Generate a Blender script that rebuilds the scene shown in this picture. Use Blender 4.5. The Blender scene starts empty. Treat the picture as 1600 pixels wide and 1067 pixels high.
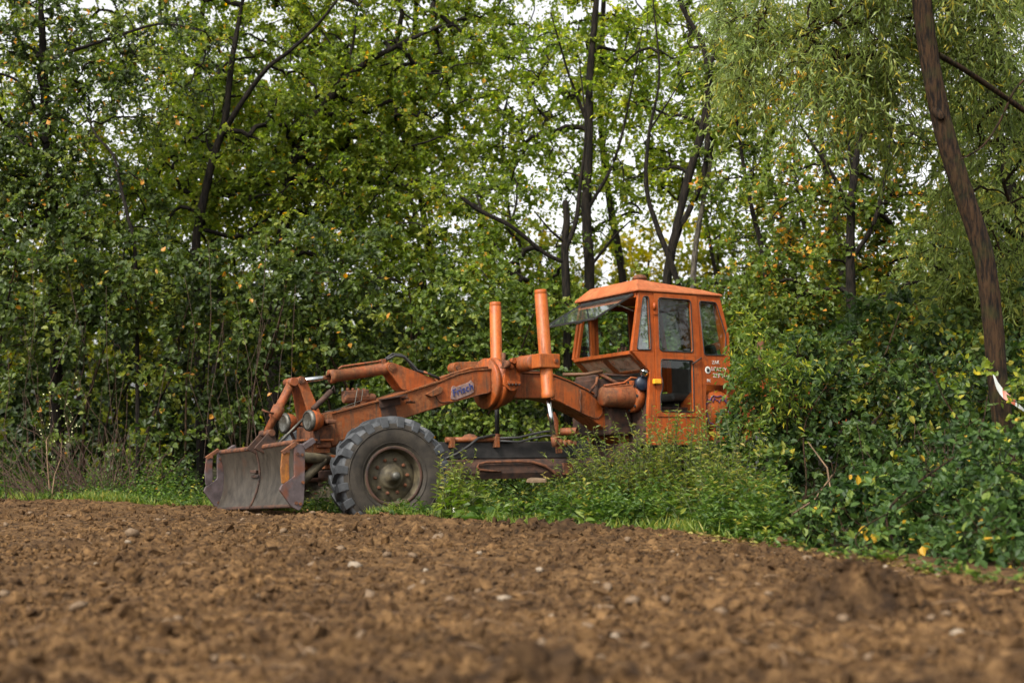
import bpy, math, random
import numpy as np
from mathutils import Vector, Matrix

S = bpy.context.scene
COL = S.collection
rad = math.radians

# ------------------------------------------------------------------ camera
cam_d = bpy.data.cameras.new('camera')
cam = bpy.data.objects.new('camera', cam_d); COL.objects.link(cam)
cam.location = (0, 0, 1.1)
cam.rotation_euler = (rad(90 + 3.772), 0, 0)
cam_d.lens = 50; cam_d.sensor_width = 36
cam_d.clip_start = .05; cam_d.clip_end = 2000
cam_d.dof.use_dof = True
cam_d.dof.focus_distance = 16.8
cam_d.dof.aperture_fstop = 1.4
S.camera = cam

# ------------------------------------------------------------------ sky and sun: overcast day
SUN_EL, SUN_AZ = 46, 212            # azimuth from +Y, clockwise: behind the camera, a little to the left
w = bpy.data.worlds.new('World'); S.world = w; w.use_nodes = True
nt = w.node_tree; bg = nt.nodes['Background']
sky = nt.nodes.new('ShaderNodeTexSky'); sky.sky_type = 'NISHITA'; sky.sun_disc = False
sky.sun_elevation = rad(SUN_EL); sky.sun_rotation = rad(SUN_AZ)
sky.air_density = 1.0; sky.dust_density = 4.0; sky.ozone_density = 1.0
hs = nt.nodes.new('ShaderNodeHueSaturation'); hs.inputs['Saturation'].default_value = .06
nt.links.new(sky.outputs[0], hs.inputs['Color']); nt.links.new(hs.outputs[0], bg.inputs[0])
bg.inputs[1].default_value = .105
sd = bpy.data.lights.new('sun', 'SUN'); sd.energy = 1.5; sd.angle = rad(10); sd.color = (1, .94, .84)
sun = bpy.data.objects.new('sun', sd); COL.objects.link(sun)
el, az = rad(SUN_EL), rad(SUN_AZ)
to_sun = Vector((math.sin(az) * math.cos(el), math.cos(az) * math.cos(el), math.sin(el)))
sun.rotation_euler = to_sun.to_track_quat('Z', 'Y').to_euler()
S.view_settings.view_transform = 'Standard'; S.view_settings.look = 'None'
S.view_settings.gamma = 1; S.view_settings.use_curve_mapping = False
S.view_settings.exposure = 1.6
cy = S.cycles
cy.max_bounces = 7; cy.diffuse_bounces = 4; cy.glossy_bounces = 3; cy.transmission_bounces = 4; cy.transparent_max_bounces = 8
cy.caustics_reflective = False; cy.caustics_refractive = False
cy.use_denoising = True
S.render.film_transparent = False

# ------------------------------------------------------------------ materials
class NT:
    def __init__(s, name):
        s.m = bpy.data.materials.new(name); s.m.use_nodes = True
        s.t = s.m.node_tree; s.t.nodes.clear()
        s.out = s.n('OutputMaterial')
    def n(s, k, **kw):
        o = s.t.nodes.new('ShaderNode' + k)
        for a, b in kw.items():
            if a.startswith('i_'): o.inputs[a[2:].replace('_', ' ')].default_value = b
            else: setattr(o, a, b)
        return o
    def l(s, a, b): s.t.links.new(a, b)
    def ramp(s, fac, stops, interp='LINEAR'):
        r = s.n('ValToRGB'); r.color_ramp.interpolation = interp
        e = r.color_ramp.elements
        while len(e) < len(stops): e.new(.5)
        for q, (p, c) in zip(e, stops):
            q.position = p; q.color = (c, c, c, 1) if not isinstance(c, tuple) else (*c, 1)
        s.l(fac, r.inputs[0]); return r.outputs[0]
    def noise(s, vec, scale, detail=4, rough=.55):
        o = s.n('TexNoise'); o.inputs['Scale'].default_value = scale
        o.inputs['Detail'].default_value = detail; o.inputs['Roughness'].default_value = rough
        s.l(vec, o.inputs['Vector']); return o.outputs['Fac']
    def coord(s, which='Object', scale=(1, 1, 1)):
        c = s.n('TexCoord'); mp = s.n('Mapping'); mp.inputs['Scale'].default_value = scale
        s.l(c.outputs[which], mp.inputs['Vector']); return mp.outputs[0]
    def math(s, op, a, b=None):
        o = s.n('Math', operation=op)
        for i, q in enumerate((a, b)):
            if q is None: continue
            if isinstance(q, (int, float)): o.inputs[i].default_value = q
            else: s.l(q, o.inputs[i])
        return o.outputs[0]
    def mix(s, f, a, b):
        o = s.n('MixRGB')
        for i, q in enumerate((f, a, b)):
            if isinstance(q, (int, float)): o.inputs[i].default_value = q
            elif isinstance(q, tuple): o.inputs[i].default_value = (*q, 1)
            else: s.l(q, o.inputs[i])
        return o.outputs[0]
    def bump(s, h, strength=.3, dist=.01):
        b = s.n('Bump'); b.inputs['Strength'].default_value = strength; b.inputs['Distance'].default_value = dist
        s.l(h, b.inputs['Height']); return b.outputs[0]
    def pbr(s, col, rough=.6, metal=0, normal=None, spec=.5):
        p = s.n('BsdfPrincipled')
        for k, q in (('Base Color', col), ('Roughness', rough), ('Metallic', metal)):
            if isinstance(q, (int, float)): p.inputs[k].default_value = q
            elif isinstance(q, tuple): p.inputs[k].default_value = (*q, 1)
            else: s.l(q, p.inputs[k])
        p.inputs['Specular IOR Level'].default_value = spec
        if normal is not None: s.l(normal, p.inputs['Normal'])
        s.l(p.outputs[0], s.out.inputs[0]); return p

def paint_mat(name, col, rust=.45, fade=.25, dirt=.5):
    """weathered paint: faded base, rust blooms, vertical run-off streaks and grime"""
    k = NT(name); v = k.coord('Object')
    vs = k.coord('Object', (9, 9, 1.1))
    n1 = k.noise(v, 3.2, 7, .62); n2 = k.noise(vs, 1.6, 5, .6); n3 = k.noise(v, 26, 5, .6); n4 = k.noise(v, 1.1, 3)
    light = (min(1, col[0] * 1.15 + .04), col[1] * 1.5 + .05, col[2] * 1.6 + .03); dark = tuple(c * .62 for c in col)
    base = k.mix(k.ramp(n4, [(.3, 0.), (.75, 1.)]), dark, col)
    base = k.mix(k.math('MULTIPLY', k.ramp(n1, [(.45, 0.), (.8, 1.)]), fade), base, light)
    rustc = k.ramp(n3, [(.3, (.045, .018, .009)), (.5, (.12, .042, .015)), (.72, (.21, .085, .03))])
    streak = k.ramp(n2, [(.60 - .16 * rust, 0.), (.68 - .12 * rust, 1.)])
    bloom = k.ramp(k.math('ADD', k.math('MULTIPLY', n1, .7), k.math('MULTIPLY', n3, .3)), [(.66 - .22 * rust, 0.), (.72 - .16 * rust, 1.)])
    m1 = k.math('MULTIPLY', streak, .35 + .35 * rust)
    m = k.math('MAXIMUM', m1, k.math('MULTIPLY', bloom, .35 + .6 * rust))
    bv = k.n('Bevel', samples=4); bv.inputs['Radius'].default_value = .016; gm = k.n('NewGeometry')
    dt = k.n('VectorMath', operation='DOT_PRODUCT'); k.l(bv.outputs[0], dt.inputs[0]); k.l(gm.outputs['Normal'], dt.inputs[1])
    edge = k.ramp(k.math('SUBTRACT', 1.0, dt.outputs['Value']), [(.015, 0.), (.12, 1.)])
    chip = k.ramp(n3, [(.40, 0.), (.58, 1.)])
    m = k.math('MAXIMUM', m, k.math('MULTIPLY', k.math('MULTIPLY', edge, chip), .35 + .5 * rust))
    n5 = k.noise(v, 13, 9, .7)
    base = k.mix(k.math('MULTIPLY', k.ramp(n5, [(.38, 1.), (.56, 0.)]), .25 + .45 * rust), base, tuple(c * .42 for c in col))
    base = k.mix(k.math('MULTIPLY', k.ramp(n5, [(.58, 0.), (.70, 1.)]), .35 * rust + .1), base, (col[0] * 1.25, col[1] * 1.7, col[2] * 2.2))
    col_o = k.mix(m, base, rustc)
    grime = k.math('MULTIPLY', k.ramp(k.noise(vs, 3.3, 4), [(.52, 0.), (.75, 1.)]), dirt)
    col_o = k.mix(grime, col_o, (.05, .035, .022))
    k.pbr(col_o, k.math('ADD', k.math('MULTIPLY', m, .35), .48), 0, k.bump(n3, .35, .006), .35)
    return k.m

def simple_mat(name, c1, c2, scale=12, rough=.7, metal=0, bump=.3, detail=6, spec=.4):
    k = NT(name); v = k.coord('Object'); n = k.noise(v, scale, detail, .62)
    k.pbr(k.mix(k.ramp(n, [(.35, 0.), (.68, 1.)]), c1, c2), rough, metal, k.bump(n, bump, .008), spec)
    return k.m

def leaf_mat(name, stops, trans=.35, rough=.5, spec=.35):
    """each leaf carries its own tint value; the ramp turns it into the species' leaf colours"""
    k = NT(name); a = k.n('Attribute', attribute_name='tint')
    stops = [(q, (r_ * 1.50, g_ * 1.50, b_ * .85)) for q, (r_, g_, b_) in stops]
    c = k.ramp(a.outputs['Fac'], stops)
    p = k.pbr(c, rough, 0, None, spec)
    tl = k.n('BsdfTranslucent'); tc = k.n('HueSaturation'); tc.inputs['Saturation'].default_value = 1.08; tc.inputs['Value'].default_value = 2.5
    k.l(c, tc.inputs['Color']); k.l(tc.outputs[0], tl.inputs[0])
    mx = k.n('MixShader'); mx.inputs[0].default_value = trans
    k.l(p.outputs[0], mx.inputs[1]); k.l(tl.outputs[0], mx.inputs[2]); k.l(mx.outputs[0], k.out.inputs[0])
    return k.m

def bark_mat(name, c1, c2, moss=None):
    k = NT(name); v = k.coord('Object'); vs = k.coord('Object', (1, 1, .16))
    n = k.noise(vs, 34, 6, .65); n2 = k.noise(v, 5, 5)
    c = k.mix(k.ramp(n, [(.40, 0.), (.58, 1.)]), c1, c2)
    if moss: c = k.mix(k.math('MULTIPLY', k.ramp(n2, [(.5, 0.), (.7, 1.)]), .55), c, moss)
    k.pbr(c, .9, 0, k.bump(n, 1., .03), .2)
    return k.m

def glass_mat(name, tint, refl=.5, dust=.0, dustc=(.2, .18, .12)):
    k = NT(name)
    tr = k.n('BsdfTransparent'); tr.inputs[0].default_value = (*tint, 1)
    gl = k.n('BsdfGlossy'); gl.inputs['Roughness'].default_value = .03; gl.inputs[0].default_value = (.9, .95, .95, 1)
    fr = k.n('Fresnel'); fr.inputs[0].default_value = 1.4
    mx = k.n('MixShader'); k.l(k.math('ADD', k.math('MULTIPLY', fr.outputs[0], 1.0), refl), mx.inputs[0])
    k.l(tr.outputs[0], mx.inputs[1]); k.l(gl.outputs[0], mx.inputs[2])
    o = mx.outputs[0]
    if dust:
        df = k.n('BsdfDiffuse'); df.inputs[0].default_value = (*dustc, 1)
        m2 = k.n('MixShader')
        n = k.noise(k.coord('Object'), 9, 6)
        k.l(k.math('MULTIPLY', k.ramp(n, [(.3, .25), (.7, 1.)]), dust), m2.inputs[0])
        k.l(o, m2.inputs[1]); k.l(df.outputs[0], m2.inputs[2]); o = m2.outputs[0]
    k.l(o, k.out.inputs[0]); return k.m

M = {}
M['cab'] = paint_mat('cab_paint', (.41, .078, .010), .36, .30, .42)
M['roof'] = paint_mat('roof_paint', (.45, .125, .045), .3, .6, .25)
M['frame'] = paint_mat('frame_paint', (.33, .078, .010), 1.0, .45, 1.0)
M['boom'] = paint_mat('boom_paint', (.36, .076, .012), .72, .35, .7)
M['cyl'] = paint_mat('cylinder_paint', (.46, .103, .014), .46, .35, .5)
M['rustcyl'] = paint_mat('rusty_cylinder_paint', (.31, .073, .02), 1.0, .4, .8)
M['rust'] = simple_mat('rusty_steel', (.035, .016, .010), (.17, .06, .022), 14, .85, 0, .5)
M['darkrust'] = simple_mat('dark_rusty_steel', (.016, .011, .009), (.075, .033, .018), 9, .8, 0, .4)
M['black'] = simple_mat('black_steel', (.010, .010, .010), (.030, .026, .024), 7, .55, 0, .2)
M['chrome'] = simple_mat('chrome_rod', (.55, .58, .6), (.65, .67, .68), 20, .16, 1, .02)
M['dullmetal'] = simple_mat('dull_metal', (.055, .052, .043), (.12, .113, .095), 15, .5, .7, .1)
M['hose'] = simple_mat('hose_rubber', (.012, .012, .012), (.025, .023, .021), 20, .6, 0, .1)
M['wheelpaint'] = simple_mat('olive_wheel_paint', (.028, .022, .012), (.098, .078, .042), 10, .7, 0, .35)
M['tan'] = simple_mat('tan_tank_paint', (.06, .034, .016), (.16, .07, .03), 6, .65, 0, .2)
M['yellow'] = simple_mat('amber_reflector', (.62, .30, .015), (.75, .40, .03), 8, .3, 0, .05)
M['white'] = simple_mat('white_marker', (.48, .46, .42), (.6, .57, .52), 30, .7, 0, .05)
M['purple'] = simple_mat('purple_marker', (.05, .03, .09), (.08, .05, .13), 30, .6, 0, .05)
M['blue'] = simple_mat('blue_letter_paint', (.018, .028, .11), (.035, .055, .19), 30, .5, 0, .2)
M['plate'] = simple_mat('name_plate_metal', (.16, .10, .085), (.27, .18, .16), 22, .6, .2, .4)
M['lens'] = simple_mat('lamp_lens', (.06, .056, .044), (.11, .105, .09), 30, .2, .5, .1)
M['navy'] = simple_mat('navy_cap_paint', (.008, .012, .022), (.02, .028, .045), 12, .35, 0, .1)
M['seat'] = simple_mat('seat_vinyl', (.012, .011, .010), (.03, .027, .024), 9, .6, 0, .2)
M['glass'] = glass_mat('window_glass', (.72, .84, .77), .0)
M['screen'] = glass_mat('windscreen_glass', (.66, .76, .74), .24, .14, (.16, .19, .18))
M['dusty'] = glass_mat('dusty_glass', (.7, .66, .58), .05, .85, (.50, .40, .30))
# tyre: dusty rubber
def tyre_mat():
    k = NT('tyre_rubber'); v = k.coord('Object'); n = k.noise(v, 9, 7, .65); n2 = k.noise(v, 60, 4)
    c = k.mix(k.ramp(n, [(.32, 0.), (.66, 1.)]), (.015, .017, .019), (.052, .054, .057))
    k.pbr(c, .62, 0, k.bump(n2, .3, .004), .5); return k.m
M['tyre'] = tyre_mat()
def tyre_wall():
    k = NT('tyre_sidewall_rubber'); v = k.coord('Object'); n = k.noise(v, 7, 7, .65); n2 = k.noise(v, 60, 4)
    c = k.mix(k.ramp(n, [(.30, 0.), (.68, 1.)]), (.013, .011, .009), (.046, .037, .027))
    k.pbr(c, .8, 0, k.bump(n2, .3, .004), .3); return k.m
M['tyrewall'] = tyre_wall()
def blade_mat():
    k = NT('worn_blade_steel'); v = k.coord('Object'); vs = k.coord('Object', (3, 1, .35))
    n = k.noise(v, 5, 7, .65); n2 = k.noise(vs, 9, 6, .7)
    c = k.mix(k.ramp(n2, [(.3, 0.), (.7, 1.)]), (.020, .016, .012), (.078, .064, .048))
    c = k.mix(k.ramp(n, [(.58, 0.), (.70, .45)]), c, (.08, .036, .018))
    k.pbr(c, .5, .35, k.bump(n2, .3, .006), .5); return k.m
M['blade'] = blade_mat()
def wing_mat():
    k = NT('heat_tinted_wing_steel'); v = k.coord('Object'); n = k.noise(v, 8, 7, .65); n2 = k.noise(v, 3.4, 4)
    c = k.mix(k.ramp(n, [(.3, 0.), (.7, 1.)]), (.045, .034, .034), (.12, .092, .093))
    c = k.mix(k.ramp(n2, [(.53, 0.), (.64, .7)]), c, (.15, .045, .016))
    k.pbr(c, .55, .25, k.bump(n, .3, .006), .5); return k.m
M['wing'] = wing_mat()
M['yellowpaint'] = paint_mat('yellow_orange_paint', (.42, .15, .014), .9, .2, .6)

# foliage
G = {}
G['hedge'] = leaf_mat('hedge_leaves', [(0, (.009, .017, .005)), (.4, (.026, .043, .011)), (.75, (.062, .085, .023)), (.965, (.12, .13, .04)), (.985, (.30, .13, .03))])
G['alder'] = leaf_mat('alder_leaves', [(0, (.030, .050, .012)), (.4, (.078, .108, .023)), (.75, (.140, .165, .040)), (.96, (.17, .165, .04)), (.985, (.36, .19, .03))], .58)
G['birch'] = leaf_mat('light_leaves', [(0, (.05, .080, .018)), (.45, (.115, .150, .032)), (.8, (.19, .205, .05)), (.97, (.26, .22, .05))], .66)
G['willow'] = leaf_mat('willow_leaves', [(0, (.045, .066, .026)), (.45, (.095, .125, .050)), (.85, (.175, .20, .092)), (.97, (.30, .24, .06))], .42)
G['autumn'] = leaf_mat('turning_leaves', [(0, (.03, .05, .012)), (.5, (.07, .10, .024)), (.82, (.12, .13, .035)), (.88, (.36, .22, .04)), (1, (.40, .16, .05))], .4)
G['yellow'] = leaf_mat('yellow_green_leaves', [(0, (.10, .11, .015)), (.5, (.20, .18, .02)), (1, (.34, .26, .03))], .45)
G['bramble'] = leaf_mat('bramble_leaves', [(0, (.007, .018, .007)), (.4, (.020, .042, .015)), (.78, (.046, .080, .028)), (.95, (.13, .15, .04)), (.985, (.34, .19, .03))], .3, .55, .3)
G['raspberry'] = leaf_mat('shrub_leaves', [(0, (.006, .015, .005)), (.4, (.019, .038, .012)), (.78, (.052, .080, .023)), (.985, (.18, .15, .03))], .35, .55, .35)
G['nettle'] = leaf_mat('nettle_leaves', [(0, (.008, .021, .006)), (.35, (.023, .048, .012)), (.6, (.044, .078, .017)), (.88, (.080, .112, .025)), (1, (.17, .15, .04))], .28)
G['mugwort'] = leaf_mat('weed_leaves', [(0, (.025, .042, .012)), (.4, (.07, .098, .026)), (.8, (.13, .135, .042)), (1, (.21, .155, .075))], .32)
G['shoots'] = leaf_mat('yellow_shoot_leaves', [(0, (.022, .045, .010)), (.5, (.055, .085, .018)), (.9, (.12, .14, .025)), (1, (.30, .24, .03))], .4)
G['grass'] = leaf_mat('grass_blades', [(0, (.022, .046, .010)), (.5, (.056, .092, .018)), (.85, (.11, .125, .03)), (1, (.20, .155, .06))], .3)
G['far'] = leaf_mat('far_leaves', [(0, (.04, .055, .012)), (.5, (.10, .115, .02)), (.9, (.18, .165, .025)), (1, (.26, .19, .03))], .45)
G['dead'] = leaf_mat('withered_leaves', [(0, (.05, .025, .02)), (.6, (.10, .05, .04)), (1, (.16, .09, .05))], .25, .7)
G['petal'] = leaf_mat('pale_flowers', [(0, (.30, .30, .28)), (1, (.45, .45, .42))], .2)
G['deep_shade'] = leaf_mat('deep_shade_leaves', [(0, (.006, .012, .004)), (.5, (.016, .028, .008)), (1, (.04, .055, .015))], .15)  # leaf colour kept near black to stand for shade behind the hedge
G['litter'] = leaf_mat('fallen_leaf', [(0, (.05, .03, .015)), (.5, (.11, .075, .03)), (.8, (.10, .11, .03)), (1, (.16, .13, .06))], .15, .7)
G['hedgemid'] = leaf_mat('mid_green_leaves', [(0, (.014, .026, .007)), (.4, (.040, .064, .015)), (.75, (.080, .108, .027)), (.965, (.14, .15, .045)), (.985, (.28, .14, .03))], .38)
B = {}
B['dark'] = bark_mat('dark_bark', (.003, .0024, .0018), (.017, .0125, .0085))
B['mid'] = bark_mat('brown_bark', (.004, .0024, .0013), (.040, .0205, .0085), (.026, .028, .007))
B['grey'] = bark_mat('grey_bark', (.04, .035, .028), (.14, .12, .095))
B['stalk'] = simple_mat('dry_stalk', (.10, .06, .035), (.22, .14, .075), 8, .8, 0, .2)
B['greenstem'] = simple_mat('green_stem', (.045, .06, .02), (.10, .11, .04), 8, .7, 0, .2)
B['deadstalk'] = simple_mat('brown_dead_stalk', (.028, .015, .010), (.09, .05, .03), 8, .85, 0, .2)

# ------------------------------------------------------------------ object helpers
def fin(name, me, mat, parent=None, smooth=False):
    o = bpy.data.objects.new(name, me); COL.objects.link(o)
    if mat is not None and len(me.materials) == 0: me.materials.append(mat)
    if parent is not None: o.parent = parent
    return o
def tag(o, label=None, cat=None, group=None, kind=None):
    if label: o['label'] = label
    if cat: o['category'] = cat
    if group: o['group'] = group
    if kind: o['kind'] = kind
    return o
def thing(name, label, cat, loc=(0, 0, 0), rot=(0, 0, 0), group=None):
    o = bpy.data.objects.new(name, None); COL.objects.link(o)
    o.location = loc; o.rotation_euler = rot; o.empty_display_size = .3
    return tag(o, label, cat, group)
def np_mesh(name, V, F, tint=None, smooth=False):
    """V (n,3), F (m,k) with k = 3 or 4"""
    me = bpy.data.meshes.new(name)
    V = np.ascontiguousarray(V, dtype=np.float32); F = np.ascontiguousarray(F, dtype=np.int32)
    k = F.shape[1]
    me.vertices.add(len(V)); me.vertices.foreach_set('co', V.ravel())
    me.loops.add(F.size); me.loops.foreach_set('vertex_index', F.ravel())
    me.polygons.add(len(F)); me.polygons.foreach_set('loop_start', np.arange(0, F.size, k, dtype=np.int32))
    me.polygons.foreach_set('use_smooth', np.full(len(F), smooth, dtype=bool))
    if tint is not None:
        a = me.attributes.new('tint', 'FLOAT', 'FACE'); a.data.foreach_set('value', np.ascontiguousarray(tint, dtype=np.float32))
    me.update(calc_edges=True)
    return me
def nrm(a): return a / np.maximum(np.linalg.norm(a, axis=-1, keepdims=True), 1e-9)

# ---- small mesh builder for the machine
class MB:
    def __init__(s): s.v = []; s.f = []; s.sm = []
    def add(s, vs, fs, smooth=False):
        b = len(s.v); s.v += [tuple(q) for q in vs]
        for q in fs: s.f.append(tuple(b + i for i in q)); s.sm.append(smooth)
        return s
    def box(s, c, size, rot=None):
        x, y, z = (q / 2 for q in size)
        vs = [Vector((a * x, b * y, d * z)) for a in (-1, 1) for b in (-1, 1) for d in (-1, 1)]
        if rot is not None: vs = [rot @ q for q in vs]
        vs = [q + Vector(c) for q in vs]
        return s.add(vs, [(0, 1, 3, 2), (4, 6, 7, 5), (0, 4, 5, 1), (2, 3, 7, 6), (0, 2, 6, 4), (1, 5, 7, 3)])
    def beam(s, a, b, wd, ht, upv=(0, 0, 1)):
        a, b = Vector(a), Vector(b); d = b - a; x = d.normalized()
        y = Vector(upv).cross(x).normalized(); z = x.cross(y)
        return s.box((a + b) / 2, (d.length, wd, ht), Matrix((x, y, z)).transposed())
    def prism(s, poly, v0, v1):
        """poly in (u, z), extruded over v"""
        n = len(poly)
        vs = [(u, v0, z) for u, z in poly] + [(u, v1, z) for u, z in poly]
        area = sum(poly[i][0] * poly[(i + 1) % n][1] - poly[(i + 1) % n][0] * poly[i][1] for i in range(n))
        fs = [tuple(range(n)), tuple(range(2 * n - 1, n - 1, -1))] + [(i, i + n, (i + 1) % n + n, (i + 1) % n) for i in range(n)]
        if area < 0: fs = [q[::-1] for q in fs]
        return s.add(vs, fs)
    def tube(s, pts, r, sides=12, caps=True, smooth=True):
        pts = [Vector(q) for q in pts]; n = len(pts)
        rs = r if isinstance(r, (list, tuple)) else [r] * n
        vs = []; ref = None
        for i, q in enumerate(pts):
            t = (pts[min(i + 1, n - 1)] - pts[max(i - 1, 0)]).normalized()
            if ref is None:
                ref = Vector((0, 0, 1)) if abs(t.z) < .9 else Vector((1, 0, 0))
            x = (ref - t * ref.dot(t)).normalized(); y = t.cross(x); ref = x
            vs += [q + (x * math.cos(a) + y * math.sin(a)) * rs[i] for a in (2 * math.pi * j / sides for j in range(sides))]
        fs = [(i * sides + j, i * sides + (j + 1) % sides, (i + 1) * sides + (j + 1) % sides, (i + 1) * sides + j) for i in range(n - 1) for j in range(sides)]
        s.add(vs, fs, smooth)
        if caps:
            b = len(s.v) - len(vs)
            s.f.append(tuple(b + j for j in range(sides))[::-1]); s.sm.append(False)
            s.f.append(tuple(b + (n - 1) * sides + j for j in range(sides))); s.sm.append(False)
        return s
    def cyl(s, a, b, r, sides=20): return s.tube([a, b], r, sides)
    def lathe(s, prof, c, ax, sides=32, smooth=True):
        """prof: (offset along axis, radius); axis through c"""
        ax = Vector(ax).normalized(); x = ax.orthogonal().normalized(); y = ax.cross(x); c = Vector(c)
        vs = [c + ax * h + (x * math.cos(a) + y * math.sin(a)) * max(r, 1e-4) for h, r in prof for a in (2 * math.pi * j / sides for j in range(sides))]
        n = len(prof)
        fs = [(i * sides + j, i * sides + (j + 1) % sides, (i + 1) * sides + (j + 1) % sides, (i + 1) * sides + j) for i in range(n - 1) for j in range(sides)]
        return s.add(vs, fs, smooth)
    def ring(s, outer, inner, v0, v1):
        """plate in the (u, z) plane with one hole, between v0 and v1"""
        cx = sum(q[0] for q in inner) / len(inner); cz = sum(q[1] for q in inner) / len(inner)
        ang = sorted({round(math.atan2(z - cz, u - cx), 5) for u, z in list(outer) + list(inner)})
        def hit(poly, a):
            dx, dz = math.cos(a), math.sin(a); best = None
            for i in range(len(poly)):
                x1, z1 = poly[i][0] - cx, poly[i][1] - cz; x2, z2 = poly[(i + 1) % len(poly)][0] - cx, poly[(i + 1) % len(poly)][1] - cz
                ex, ez = x2 - x1, z2 - z1; den = dx * ez - dz * ex
                if abs(den) < 1e-12: continue
                t = (x1 * ez - z1 * ex) / den; q = (x1 * dz - z1 * dx) / den
                if t > 0 and -1e-4 <= q <= 1 + 1e-4: best = t if best is None else max(best, t)
            return (cx + dx * best, cz + dz * best)
        O = [hit(outer, a) for a in ang]; I = [hit(inner, a) for a in ang]; n = len(ang)
        vs = [(u, v0, z) for u, z in O] + [(u, v0, z) for u, z in I] + [(u, v1, z) for u, z in O] + [(u, v1, z) for u, z in I]
        fs = []
        for i in range(n):
            j = (i + 1) % n
            fs += [(i, j, n + j, n + i), (2 * n + j, 2 * n + i, 3 * n + i, 3 * n + j), (j, i, 2 * n + i, 2 * n + j), (n + i, n + j, 3 * n + j, 3 * n + i)]
        if v0 > v1: fs = [q[::-1] for q in fs]
        return s.add(vs, fs)
    def mirror(s):
        m = MB(); m.v = [(x, -y, z) for x, y, z in s.v]; m.f = [q[::-1] for q in s.f]; m.sm = list(s.sm); return m
    def build(s, name, mat, parent=None, bevel=0):
        me = bpy.data.meshes.new(name); me.from_pydata(s.v, [], s.f)
        me.polygons.foreach_set('use_smooth', s.sm); me.update()
        o = fin(name, me, mat, parent)
        if bevel:
            b = o.modifiers.new('bevel', 'BEVEL'); b.width = bevel; b.segments = 2; b.limit_method = 'ANGLE'; b.angle_limit = rad(35)
        return o
def rnd_poly(pts, r, n=5):
    out = []; m = len(pts)
    for i in range(m):
        p = Vector(pts[i]); a = Vector(pts[i - 1]) - p; b = Vector(pts[(i + 1) % m]) - p
        d = min(r, a.length * .45, b.length * .45)
        a = p + a.normalized() * d; b = p + b.normalized() * d
        for k in range(n + 1):
            t = k / n; q = a * (1 - t) ** 2 + p * 2 * t * (1 - t) + b * t * t
            out.append((q.x, q.y))
    return out

# ------------------------------------------------------------------ ground: tilled field, verge and wood floor in one sheet
def perlin(x, y, seed):
    r = np.random.RandomState(seed); p = r.permutation(512); p = np.concatenate([p, p])
    ga = r.rand(512) * 2 * np.pi; gx, gy = np.cos(ga), np.sin(ga)
    xi = np.floor(x).astype(int); yi = np.floor(y).astype(int); xf = x - xi; yf = y - yi
    xi &= 511; yi &= 511
    u = xf ** 3 * (xf * (xf * 6 - 15) + 10); v = yf ** 3 * (yf * (yf * 6 - 15) + 10)
    def g(ix, iy, dx, dy):
        h = p[(p[ix & 511] + iy) & 511]; return gx[h] * dx + gy[h] * dy
    a = g(xi, yi, xf, yf); b = g(xi + 1, yi, xf - 1, yf); c = g(xi, yi + 1, xf, yf - 1); d = g(xi + 1, yi + 1, xf - 1, yf - 1)
    return (a + u * (b - a)) * (1 - v) + (c + u * (d - c)) * v * 1.0
EDGE = np.array([(-300, 150), (-30, 33), (-12, 23.2), (-7.35, 20.3), (-4.1, 18.2), (-2.25, 16.7), (-1.35, 15.9), (-.67, 14.8), (.0, 14.0), (.61, 13.5), (1.5, 13.3), (2.1, 11.8), (2.63, 9.75), (3.06, 8.5), (3.6, 6), (4.3, 1), (5.5, -12), (40, -400)], float)
def edge_y(x): return np.interp(x, EDGE[:, 0], EDGE[:, 1])
def edge_d(x, y):
    """how far beyond the field's edge (metres, positive in the verge)"""
    e = edge_y(x); s = (edge_y(x + .05) - edge_y(x - .05)) / .1
    return (y - e) / np.sqrt(1 + s * s) + .16 * perlin(x * .9, y * .9, 3) + .1 * perlin(x * 3.1, y * 3.1, 4)
def sstep(a, b, x): t = np.clip((x - a) / (b - a), 0, 1); return t * t * (3 - 2 * t)
def bump_at(x, y, cx, cy, sx, sy): return np.exp(-((x - cx) / sx) ** 2 - ((y - cy) / sy) ** 2)
def soil_h(x, y):
    n1 = perlin(x * .55, y * .55, 11); n2 = perlin(x * 2.1, y * 2.1, 12); n3 = perlin(x * 6.3, y * 6.3, 13)
    n4 = perlin(x * 15, y * 15, 14); n5 = perlin(x * 37, y * 37, 15)
    h = .07 * n1 + .04 * n2 + .036 * np.abs(n3) + .048 * np.abs(n4) + .034 * n5 + .01 * n3
    rough = .55 + .9 * sstep(-.1, .25, perlin(x * .8 + 7, y * .8, 16))
    berm = bump_at(x, y, .2, 13.1, 1.0, .35) * .06 + bump_at(x, y, -1.0, 14.3, .8, .3) * .03
    hump = bump_at(x, y, 1.72, 7.0, .42, .30) * .15 + bump_at(x, y, 1.25, 7.5, .3, .2) * .06 + bump_at(x, y, .05, 4.75, .35, .2) * .10 + bump_at(x, y, 1.9, 5.2, .5, .25) * .06
    dip = bump_at(x, y, -.9, 5.0, 1.0, .16) * -.06
    return h * rough + berm * (1 + 3 * np.abs(n3)) + hump * (1 + 2 * np.abs(n3)) + dip
def ground_h(x, y):
    d = edge_d(x, y); m = 1 - sstep(-.15, .25, d)
    low = .03 + .05 * perlin(x * .4, y * .4, 21) + .03 * perlin(x * 2, y * 2, 22)
    z = .2 + (low - .2) * sstep(.0, 1.5, d) * (1 - .6 * sstep(2.4, 3.4, x) * sstep(6, 9, y))
    return z + soil_h(x, y) * (m + .12 * (1 - m)), d
ys = np.concatenate([[-80, -30, -12, -5, -1, 1, 2.2, 3.2], np.geomspace(4.0, 24, 400), [25.5, 28, 32, 40, 60, 100, 180, 300]])
NC = 500
s = np.linspace(-1, 1, NC); xs_core = s
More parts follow.
